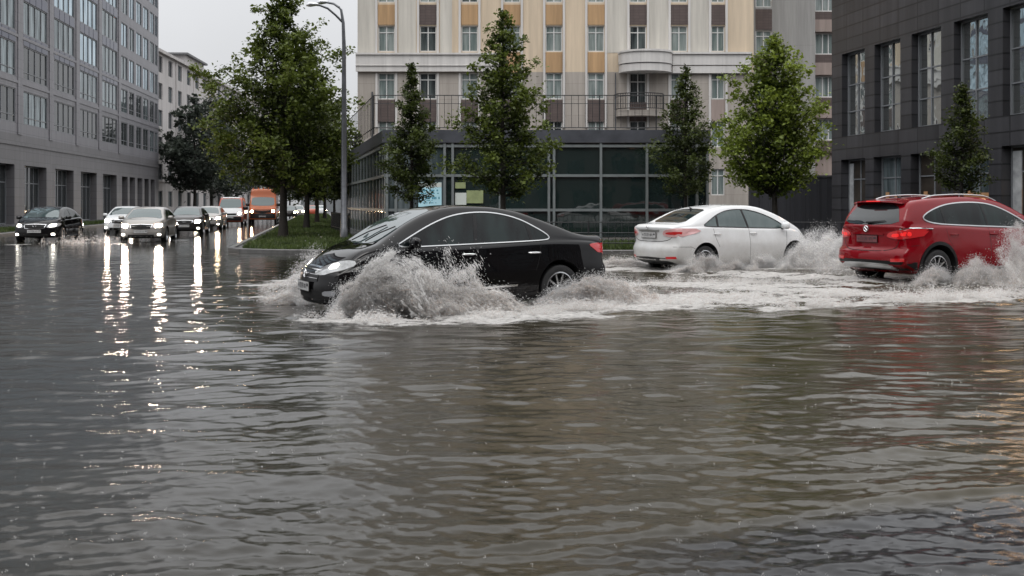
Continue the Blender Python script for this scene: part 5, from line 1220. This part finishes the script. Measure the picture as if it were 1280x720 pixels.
DA = [(1.02, .96), (.75, 1.12), (.4, 1.29), (.0, 1.375), (-.4, 1.375), (-.8, 1.30), (-1.12, 1.17), (-1.30, 1.06), (-1.0, 1.01), (0, .985)]
def sedan_front(px, y, pnt, label, lit, plate=True, lion=False, dth=0, fogs=True, S=SA, dlo=DA, name='sedan', hi=False):
    cr = oncoming(px, y, S, pnt, name, label, dth=dth, hi=hi)
    for ax in ('L', 'Rt'):
        cr.patch('side_window', dlo, ax, 'car_glass', .004, round_=1, res=.12); cr.ribbon('pillar', [(-.05, .99), (-.1, 1.37)], ax, .06, 'black_trim', off=.007, rounds=0)
        cr.seams([[(.0, .97), (.0, .25)], [(1.0, .94), (.9, .24)]], ax, .012)
    k = S['top'][-1][1]
    cr.patch('windscreen', [(-.70, .985), (-.60, 1.22), (-.52, 1.37), (0, 1.395), (.52, 1.37), (.60, 1.22), (.70, .985), (.4, 1.03), (0, 1.045), (-.4, 1.03)] if S is SA else S['ws'], 'F', 'car_screen', .005, round_=1, res=.09)
    for sg in (1, -1):
        f = (lambda P: P) if sg > 0 else cr.mirrored
        h = cr.patch('headlight', f([(.44, .63), (.50, .74), (.70, .80), (.86, .80), (.84, .68), (.62, .61)]), 'F', 'lamp_housing', .008, round_=1)
        cr.patch('bulb', f([(.52, .64), (.52, .755), (.75, .785), (.75, .655)]), 'F', lit, .016, parent=h, round_=1)
        if fogs: cr.patch('fog_light', f([(.62, .32), (.62, .40), (.74, .40), (.74, .32)]), 'F', 'foglight_lit', .012, round_=1)
    cr.patch('grille', [(-.36, .60), (-.42, .74), (0, .76), (.42, .74), (.36, .60), (0, .58)], 'F', 'cavity', .006)
    cr.ribbon('grille_trim', [(-.42, .745), (0, .765), (.42, .745), (.36, .595), (0, .575), (-.36, .595)], 'F', .018, 'chrome', off=.012, closed=True, rounds=0)
    cr.patch('air_intake', [(-.50, .24), (-.50, .36), (.50, .36), (.50, .24)], 'F', 'cavity', .006)
    cr.plate(0, .48, 'F'); p_, n_ = cr.hit(0, .70, 'F'); m = MB().mat('chrome')
    if lion: m.box(p_.x+.01, p_.x+.03, -.03, .03, p_.z-.07, p_.z+.07)
    else: m.tube([p_+Vector((.02, .06*math.cos(t*.3927), .05*math.sin(t*.3927))) for t in range(17)], .012, 5)
    m.build('emblem', cr.root); cr.mirror(.90, .97, pnt); cr.wheels(5 if hi else 6)
    return cr
sedan_front(43, 302.5, 'paint_black', 'black saloon with round chrome badge, leftmost of the oncoming queue', 'headlight_soft', dth=-2, hi=True)
SS = dict(SA); SS.update(w=1.70, x0=-1.95, x1=1.9)
sedan_front(176, 303, 'paint_silver', 'silver beige sedan with blazing headlights and an upright chrome badge', 'headlight_white', lion=True, dth=0, hi=True)
sedan_front(149, 292, 'paint_white_small', 'small white car half hidden behind the silver beige sedan', 'headlight_white', dth=-1)
sedan_front(230, 293, 'paint_dark', 'dark brown sedan following right of the silver beige sedan', 'headlight_white')
sedan_front(258, 286.5, 'paint_silver', 'pale grey car peeking out behind the dark brown sedan', 'headlight_lit')
# vans
SV = dict(x0=-2.55, x1=2.45, w=1.95, rw=.33, ra=.38, axles=(-1.55, 1.55), zm=.8, tum=.13, sh=.03, tf=.06, pf=.20, pr=.08, flare=.0, fil=.06, bow=.03,
    top=[(-2.55, 2.0), (-2.45, 2.08), (-2.0, 2.12), (0, 2.14), (.7, 2.12), (1.05, 2.02), (1.4, 1.72), (1.75, 1.36), (1.9, 1.25), (2.2, 1.12), (2.45, .95)],
    belt=[(-2.55, 1.2), (0, 1.2), (1.5, 1.15), (2.45, .85)], bot=[(-2.55, .35), (-2, .25), (2, .25), (2.45, .3)], nose=[(.2, .05), (.5, 0), (.9, .08), (1.2, .15)], tail=[(0, .02), (2.2, .02)])
def van_front(px, y, S, pnt, label, lower, ws, name, hl, wz_, dth=0, lit='headlight_lit', plate_z=.62):
    cr = oncoming(px, y, S, pnt, name, label, dth=dth)
    cr.patch('windscreen', ws, 'F', 'car_screen', .006, round_=1, res=.1)
    for ax in ('L', 'Rt'): cr.patch('side_window', wz_, ax, 'car_glass', .005, round_=1, res=.12)
    for sg in (1, -1):
        f = (lambda P: P) if sg > 0 else cr.mirrored
        h = cr.patch('headlight', f([(a, b) for a, b in hl]), 'F', 'lamp_housing', .010, round_=1); ca = sum(a for a, b in hl)/len(hl); cb_ = sum(b for a, b in hl)/len(hl)
        cr.patch('bulb', f([(ca-.10, cb_-.08), (ca-.10, cb_+.07), (ca+.08, cb_+.08), (ca+.08, cb_-.07)]), 'F', lit, .018, parent=h, round_=1)
    cr.patch('grille', lower[0], 'F', 'cavity', .008); cr.patch('bumper', lower[1], 'F', 'black_trim', .015, res=.1); cr.plate(0, plate_z, 'F')
    cr.mirror(lower[2][0], lower[2][1], 'black_trim', .17); cr.wheels(6)
    return cr
SV['x0'] = -2.3
vm = van_front(287, 281.5, SV, 'paint_maroon', 'red orange minibus with a pale front, left of the orange high roofed van', ([(-.45, .78), (-.5, .95), (.5, .95), (.45, .78)], [(-.9, .38), (-.93, .66), (0, .70), (.93, .66), (.9, .38)], (1.35, 1.25)),
    [(-.80, 1.33), (-.74, 1.75), (-.66, 1.98), (0, 2.02), (.66, 1.98), (.74, 1.75), (.80, 1.33), (0, 1.30)], 'passenger_van', [(.52, .80), (.55, .98), (.84, 1.02), (.86, .82)], [(1.45, 1.28), (1.1, 1.75), (.5, 1.85), (-2.1, 1.85), (-2.1, 1.28)])
vm.patch('bonnet', [(-.90, .70), (-.88, 1.02), (-.80, 1.30), (0, 1.32), (.80, 1.30), (.88, 1.02), (.90, .70)], 'F', 'paint_white_small', .004, round_=0)
vm.patch('roof_panel', [(.75, -.6), (.98, -.62), (.98, .62), (.75, .6)], 'T', 'paint_white_small', .02)
SO = dict(SV); SO.update(x0=-2.9, x1=2.6, w=2.25, rw=.37, ra=.43, axles=(-1.8, 1.75), tum=.07, zm=.9,
    top=[(-2.9, 2.72), (-2.8, 2.82), (0, 2.86), (1.15, 2.84), (1.32, 2.72), (1.42, 2.35), (1.62, 2.0), (1.95, 1.55), (2.08, 1.42), (2.4, 1.28), (2.6, 1.10)],
    belt=[(-2.9, 1.35), (0, 1.35), (1.6, 1.32), (2.6, 1.0)], bot=[(-2.9, .45), (-2, .35), (2, .33), (2.6, .36)])
vo_ = van_front(328, 279.5, SO, 'paint_orange', 'tall orange high roofed delivery van with lit headlights', ([(-.62, .92), (-.66, 1.16), (.66, 1.16), (.62, .92), (0, .88)], [(-1.05, .48), (-1.08, .84), (0, .88), (1.08, .84), (1.05, .48)], (1.60, 1.50)),
    [(-.92, 1.50), (-.88, 1.95), (-.84, 2.14), (0, 2.18), (.84, 2.14), (.88, 1.95), (.92, 1.50), (0, 1.46)], 'delivery_van', [(.70, .92), (.70, 1.10), (.98, 1.14), (1.0, .94)], [(1.62, 1.46), (1.3, 2.05), (.75, 2.1), (.75, 1.46)])
m = MB().mat('paint_orange')
for k in range(5):
    p_, n_ = vo_.hit(1.05, -.8+.4*k, 'T'); m.tube([p_, p_+Vector((0, 0, .10))], [.06, .045], 8)
m.build('roof_beacon', vo_.root)
# far traffic beyond the island trees
for (px, y, pnt, lab) in ((362, 272.5, 'paint_dark', 'dark distant car visible just right of the largest trunk'), (373, 270.5, 'paint_silver', 'grey distant car between the first two island trunks'), (390, 269, 'paint_maroon', 'reddish distant car behind the second island trunk'), (402, 268, 'paint_white_small', 'pale distant car behind the third island trunk')):
    c_ = oncoming(px, y, SS, pnt, 'distant_car', lab)
    c_.patch('windscreen', [(-.66, .985), (-.52, 1.37), (.52, 1.37), (.66, .985)], 'F', 'car_screen', .005, res=.2)
    for sg in (1, -1):
        f = (lambda P: P) if sg > 0 else c_.mirrored
        c_.patch('headlight', f([(.50, .63), (.50, .78), (.76, .80), (.76, .66)]), 'F', 'headlight_lit', .01)
    c_.wheels(6)
# parked cars at the far left kerb
for (px, y, pnt, lab, off) in ((18, 274, 'paint_silver', 'silver grey car parked before the arcade behind the black saloon', 0), (-2, 272, 'paint_white_small', 'white car parked before the arcade at the left edge', 0)):
    fx, fy = gy(px, y); th = math.atan2(1, -.193)
    c_ = Car(SA, pnt, 'parked_car', lab, 'car', (fx, fy, .03), th, None, False)
    for ax in ('L', 'Rt'): c_.patch('side_window', DA, ax, 'car_glass', .004, round_=1, res=.12)
    c_.patch('rear_window', [(-.6, 1.12), (-.5, 1.36), (.5, 1.36), (.6, 1.12)], 'B', 'car_glass', .006, res=.15)
    for sg in (1, -1): c_.patch('tail_light', ((lambda P: P) if sg > 0 else c_.mirrored)([(.5, .85), (.5, .97), (.8, .97), (.8, .85)]), 'B', 'tail_red', .01)
    c_.wheels(6)
# ------------------------------------------------------------------ spray
def spray_mat(name, col, rough=.25, alpha=1.0):
    m, nt, b = new_mat(name); b.inputs['Base Color'].default_value = (*col, 1); b.inputs['Roughness'].default_value = rough; b.inputs['IOR'].default_value = 1.33
    b.inputs['Transmission Weight'].default_value = 0.0
    t = N(nt, 'ShaderNodeBsdfTranslucent'); t.inputs['Color'].default_value = (*col, 1)
    mx = N(nt, 'ShaderNodeMixShader'); mx.inputs[0].default_value = .5
    nt.links.new(b.outputs[0], mx.inputs[1]); nt.links.new(t.outputs[0], mx.inputs[2])
    out = mx
    if alpha < 1:
        tr = N(nt, 'ShaderNodeBsdfTransparent'); m2 = N(nt, 'ShaderNodeMixShader'); m2.inputs[0].default_value = alpha
        nt.links.new(tr.outputs[0], m2.inputs[1]); nt.links.new(mx.outputs[0], m2.inputs[2]); out = m2
    nt.links.new(out.outputs[0], nt.nodes['Material Output'].inputs[0]); MATS[name] = m
spray_mat('spray_white', (.98, .97, .96), alpha=.46); spray_mat('spray_brown', (.84, .76, .70), alpha=.46); spray_mat('spray_mist', (.92, .92, .92), .6, .30)
TET = np.array([(1, 0, .2), (-1, .2, -.1), (-.1, .8, .7), (0, -.85, .65), (.1, 0, -1)], float)
TFC = np.array([(0, 2, 3), (1, 3, 2), (0, 3, 4), (0, 4, 2), (1, 4, 3), (1, 2, 4)])
def drops(C, D, size, stretch, mats, mi):
    n = len(C); D = D/np.maximum(np.linalg.norm(D, axis=1), 1e-6)[:, None]
    a = np.cross(D, np.array([.3, .2, 1.0])); a /= np.linalg.norm(a, axis=1)[:, None]; b = np.cross(D, a)
    s = size[:, None, None]; jit = 1+rng.normal(0, .2, (n, 5, 1))
    V = C[:, None, :]+s*jit*(TET[None, :, 0:1]*D[:, None, :]*stretch[:, None, None]+TET[None, :, 1:2]*a[:, None, :]+TET[None, :, 2:3]*b[:, None, :])
    Fc = (TFC[None]+5*np.arange(n)[:, None, None]).reshape(-1, 3)
    return V.reshape(-1, 3), Fc, np.repeat(mi, 6)
def splash(label, emit, n, n_mist=0, seed=1, name='spray', smin=.0014, smax=.0042, brown=.3, extra=None):
    """emit(rng, n) -> positions, velocities. A droplet keeps its ballistic path; crowding follows a noise field so it tears into ligaments"""
    r = np.random.default_rng(seed); P, Vv, key = emit(r, n*3)
    d = fbm(key[:, 0]*1.0+seed*3, key[:, 1]*1.0, 4, .7); keep = (d > .46+.08*r.random(len(d))) & (P[:, 2] > -.01); P, Vv = P[keep][:n], Vv[keep][:n]
    m = len(P); sz = smin*(smax/smin)**(r.random(m)**1.7); big = r.random(m) < .07; sz = np.where(big, sz*2.3, sz); st = 2+8*r.random(m)**1.5; bz = np.clip((.75-P[:, 2])/.7, 0, 1)
    mi = (r.random(m) < brown*bz*1.3).astype(int)
    V, Fc, I = drops(P, Vv, sz, st, None, mi)
    if n_mist:
        Pm, Vm, k2 = emit(r, n_mist); Pm = Pm+r.normal(0, .06, Pm.shape); kk = Pm[:, 2] > 0; Pm, Vm = Pm[kk], Vm[kk]
        v2, f2, i2 = drops(Pm, Vm, .004+.006*r.random(len(Pm)), np.ones(len(Pm)), None, np.full(len(Pm), 2))
        Fc = np.vstack([Fc, f2+len(V)]); V = np.vstack([V, v2]); I = np.concatenate([I, i2])
    me = mesh_np(name, V, Fc, ['spray_white', 'spray_brown', 'spray_mist'], I)
    return tag(link(name, me), label, 'spray', kind='stuff')
def thrower(root, S, lx, side, speed, tmax, vlat, vup, vfwd, jit=.010, w0=.0, tpow=1.0):
    """water thrown sideways by a wheel or bumper at local (lx, side) of a car moving at `speed`: a curved ragged sheet of trajectories"""
    th = root.rotation_euler[2]; H = np.array([math.cos(th), math.sin(th), 0]); Lv = np.array([-math.sin(th), math.cos(th), 0])
    O = np.array([root.location.x, root.location.y, 0])+H*lx+Lv*side*(S['w']/2-.05)
    q = lx*7+side*3
    def f(r, n):
        tau = tmax*r.random(n)**tpow; e = r.random(n)               # e: 0 low and flat, 1 high
        n0 = fbm(tau*7+q+9, e*4, 4, .62)-.5; n1 = fbm(tau*8+q+40, e*3+5, 4, .6)-.5; n2 = fbm(tau*6+q+70, e*5+2, 4, .6)-.5
        lat = (vlat[0]+(vlat[1]-vlat[0])*e)*(1+1.7*n1+r.normal(0, jit, n)); ls = r.random(n) < .25; jt = np.where(ls, 5.0, 1.0); up = (vup[0]+(vup[1]-vup[0])*e)*(1+1.0*n0+jt*r.normal(0, jit, n))
        fw = vfwd[0]+(vfwd[1]-vfwd[0])*(.5+1.6*n2+r.normal(0, .03, n)); drag = 1-.35*tau
        P = O+np.outer(-speed*tau+fw*tau*drag, H)+np.outer(side*(lat*tau*drag+w0*r.random(n)), Lv)
        P[:, 2] = .01+up*tau-4.9*tau**2
        P += r.normal(0, 1, (n, 3))*((.004+.014*tau)*jt**.8)[:, None]
        V = np.outer(fw-speed*.9, H)+np.outer(side*lat, Lv); V[:, 2] = up-9.8*tau
        return P, V, np.stack([tau*8+q, e*24+tau*6], -1)
    return f
def mix(*fs):
    def f(r, n):
        w_ = np.array([q[1] for q in fs], float); w_ /= w_.sum(); out = [q[0](r, max(1, int(n*k))) for q, k in zip(fs, w_)]
        P = np.vstack([o[0] for o in out]); V = np.vstack([o[1] for o in out]); K = np.vstack([o[2]+i*31 for i, o in enumerate(out)]); p = r.permutation(len(P)); return P[p], V[p], K[p]
    return f
B_ = cb.root
T = thrower
splash('dense white and brown fan of spray along the near flank of the black sedan', mix(
    (T(B_, SB, 2.15, 1, 6.5, .68, (.2, 1.3), (.8, 3.9), (4.6, 6.3)), 6), (T(B_, SB, 1.95, 1, 6.5, .62, (.5, 1.8), (.5, 2.9), (3.4, 5.2)), 6),
    (T(B_, SB, 1.75, 1, 6.5, .72, (.5, 1.5), (.4, 2.7), (2.2, 4.2)), 6), (T(B_, SB, 1.30, 1, 6.5, .75, (.3, 1.2), (.2, 2.0), (1.8, 3.4)), 4)), 300000, 60000, 5, brown=.30)
splash('low brown churn of spray behind the rear wheel of the black sedan', mix(
    (T(B_, SB, -1.0, 1, 6.0, .50, (.2, 1.1), (.4, 2.9), (2.6, 4.2)), 5), (T(B_, SB, -1.7, 1, 6.0, .5, (.1, 1.0), (.2, 1.5), (2.0, 4.0)), 2), (T(B_, SB, -1.4, 1, 6.0, .22, (-.3, .5), (.6, 2.3), (4, 5.5)), 1)), 130000, 40000, 6, brown=.6)
splash('white spray thrown forward left of the black sedan nose', mix(
    (T(B_, SB, 2.0, -1, 6.5, .66, (.7, 2.9), (.6, 3.2), (5.0, 8.8)), 1)), 90000, 20000, 7, brown=.3)
W_ = cw.root
splash('pale spray and mist around the nose and near flank of the white sedan', mix(
    (T(W_, SW, 1.9, -1, 5.5, .75, (.4, 2.4), (.6, 3.6), (3.4, 6.8)), 6), (T(W_, SW, 1.6, -1, 5.5, .75, (.3, 1.4), (.2, 2.6), (2.5, 4.5)), 4), (T(W_, SW, .8, -1, 5.5, .75, (.1, .9), (.2, 2.3), (2.5, 4.0)), 4),
    (T(W_, SW, 1.9, 1, 5.5, .9, (.8, 2.6), (1.0, 5.0), (4.0, 8.0)), 2), (T(W_, SW, 2.1, -1, 5.5, .5, (-.8, 1.6), (.6, 3.2), (5.2, 7.2)), 3)), 230000, 260000, 8, smin=.0016, smax=.0046, brown=.2)
splash('broken spray round the rear wheel and bumper of the white sedan', mix(
    (T(W_, SW, -.95, -1, 5, .5, (.05, .9), (.4, 3.0), (2.8, 4.6)), 4), (T(W_, SW, -.2, -1, 5, .6, (.1, .9), (.2, 2.0), (1.5, 3.6)), 3), (T(W_, SW, -1.7, -1, 5, .5, (-1.6, .6), (.2, 1.6), (2.0, 4.0)), 3), (T(W_, SW, -1.6, 1, 5, .55, (.2, 1.6), (.3, 2.2), (1.0, 3.0)), 2)), 110000, 60000, 9, brown=.3)
R_ = cr_.root
splash('curling white wave of spray thrown from the near side of the red suv', mix(
    (T(R_, SR, 1.2, -1, 6.5, .68, (.9, 2.6), (.8, 3.7), (2.4, 4.6)), 7), (T(R_, SR, .3, -1, 6.5, .60, (.8, 2.1), (.4, 2.9), (2.2, 4.0)), 5),
    (T(R_, SR, -1.05, -1, 6.5, .55, (.4, 1.9), (.3, 2.5), (2.4, 4.2)), 4), (T(R_, SR, 1.5, -1, 6.5, .8, (1.6, 3.4), (.2, 1.6), (3.0, 5.0)), 2)), 330000, 90000, 10, brown=.3)
splash('low spray drifting between the white sedan and the red suv', mix(
    (T(R_, SR, 1.6, 1, 6.5, .9, (.8, 2.6), (.4, 3.0), (.5, 4.5)), 3), (T(W_, SW, 2.2, -1, 4.0, .75, (.2, 2.8), (.5, 3.3), (3.5, 8.0)), 5)), 170000, 220000, 11, smax=.0042, brown=.2)
def churn(label, pts, width, hgt, n, seed):
    P2_ = [Vector(gy(*p)) for p in pts]; r = np.random.default_rng(seed)
    L_ = np.array([(b-a).length for a, b in zip(P2_[:-1], P2_[1:])]); k = r.choice(len(L_), n*2, p=L_/L_.sum()); t = r.random(n*2)
    A = np.array([tuple(p) for p in P2_]); C = A[k]+(A[k+1]-A[k])*t[:, None]+r.normal(0, width, (n*2, 2))
    d = fbm(C[:, 0]*2.2+seed, C[:, 1]*4, 4, .65); ok = d > .54+.06*r.random(n*2); C = C[ok][:n]; d = d[ok][:n]; m = len(C)
    P = np.stack([C[:, 0], C[:, 1], np.abs(r.normal(0, 1, m))*hgt*np.clip((d-.48)*9, .1, 1.6)], -1)
    V, Fc, I = drops(P, r.normal(0, 1, (m, 3))*np.array([1.6, .6, .5]), .0018+.004*r.random(m)**2, 2+4*r.random(m), None, (r.random(m) < .15).astype(int))
    return tag(link('churned_water', mesh_np('churned_water', V, Fc, ['spray_white', 'spray_brown'], I)), label, 'churned water', kind='stuff')
churn('low torn crests in the foam band in front of the black sedan', [(395, 398), (500, 404), (640, 395), (790, 383)], .15, .045, 26000, 51)
churn('low torn crests along the wake between the black sedan and the red suv', [(680, 388), (800, 379), (930, 374), (1075, 369)], .28, .05, 38000, 52)
churn('low torn crests of the far wake toward the white sedan', [(770, 360), (880, 352), (960, 356), (1060, 352)], .35, .045, 20000, 53)
churn('low torn crests in front of the red suv at the right edge', [(980, 386), (1090, 380), (1200, 374), (1290, 370)], .18, .065, 40000, 54)
for nm, o_, sd_ in (('front wheels of the leftmost black saloon', (at(100, 38.5)), 21), ('wheels of the silver beige sedan', at(150, 42), 22)):
    def em(r, n, o_=o_):
        P = np.stack([o_[0]+r.normal(0, .7, n), o_[1]+r.normal(0, .5, n), np.abs(r.normal(0, .12, n))], -1); V = r.normal(0, 1, (n, 3)); return P, V, P[:, :2]*3
    splash('small white spray at the '+nm, em, 1500, 300, sd_, smax=.014)
# torn sheets of water where the spray is thickest
def sheet(name, label, root, S, lx, side, speed, tmax, vlat, vup, vfwd, seed, cut=.50, nu=260, nv=110, mat=('spray_white', 'spray_brown')):
    r = np.random.default_rng(seed); th = root.rotation_euler[2]; H = np.array([math.cos(th), math.sin(th), 0]); Lv = np.array([-math.sin(th), math.cos(th), 0])
    O = np.array([root.location.x, root.location.y, 0])+H*lx+Lv*side*(S['w']/2-.05)
    T, E = np.meshgrid(np.linspace(.02, tmax, nu), np.linspace(0, 1, nv), indexing='ij')
    n0 = fbm(T*9+seed, E*4, 4, .6)-.5; n1 = fbm(T*34+seed, E*16, 3, .6)-.5
    lat = vlat[0]+(vlat[1]-vlat[0])*E+n0*1.2; up = (vup[0]+(vup[1]-vup[0])*E)*(1+n0*.7+n1*.25); fw = vfwd+n0*1.4+n1*.8
    P = O[None, None]+(-speed*T+fw*T)[..., None]*H+(side*lat*T)[..., None]*Lv; P = P+r.normal(0, .008, P.shape); P[..., 2] = .0+up*T-4.9*T**2+n1*.06
    dens = fbm(T*12+seed*2, E*34+T*9, 4, .72); thr = cut+.16*E+.05*T/tmax
    idx = np.arange(T.size).reshape(T.shape); Q = np.stack([idx[:-1, :-1], idx[1:, :-1], idx[1:, 1:], idx[:-1, 1:]], -1).reshape(-1, 4)
    ok = (dens > thr)[:-1, :-1].ravel() & (P[..., 2] > .0)[:-1, :-1].ravel() & (P[..., 2] > .0)[1:, 1:].ravel(); Q = Q[ok]
    br = (fbm(T*12, E*6+4, 3)[:-1, :-1].ravel()[ok] > .40+.35*E[:-1, :-1].ravel()[ok]).astype(int)
    me = mesh_np(name, P.reshape(-1, 3), Q, list(mat), br, smooth=True)
    bm = bmesh.new(); bm.from_mesh(me); bmesh.ops.delete(bm, geom=[v for v in bm.verts if not v.link_faces], context='VERTS'); bm.to_mesh(me); bm.free()
    return tag(link(name, me), label, 'splash', kind='stuff')
sheet('splash', 'torn brown sheet of water curling off the front wheel of the black sedan', B_, SB, 1.98, 1, 6.5, .60, (.4, 1.4), (.5, 3.6), 4.9, 41)
sheet('splash', 'torn brown sheet of water behind the rear wheel of the black sedan', B_, SB, -1.2, 1, 6.0, .36, (.2, .9), (.3, 1.8), 2.4, 42)
sheet('splash', 'curling sheet of water beside the door of the red suv', R_, SR, 1.0, -1, 6.5, .52, (.9, 2.3), (.6, 3.2), 3.4, 43)
# rain striking the flood: tiny crowns of drops
r_ = np.random.default_rng(77); nr = 2300
Yr = 3.9+22*r_.random(nr)**1.25; Xr = (r_.random(nr)*1.3-.65)*Yr
C = np.repeat(np.stack([Xr, Yr], -1), 5, 0); m = len(C); hgt = np.repeat(.004+.018*r_.random(nr)**2.5, 5)
P = np.stack([C[:, 0]+r_.normal(0, .006, m), C[:, 1]+r_.normal(0, .006, m), hgt*r_.random(m)+.002], -1)
V, Fc, I = drops(P, np.stack([r_.normal(0, .3, m), r_.normal(0, .3, m), np.ones(m)], -1), np.repeat(.0007+.0017*r_.random(nr)**1.5, 5), 1.2+1.2*r_.random(m), None, np.zeros(m, int))
tag(link('rain_splash', mesh_np('rain_splash', V, Fc, ['spray_white'], I)), 'tiny white rain splashes dotted over the open flood water', 'rain splashes', kind='stuff')
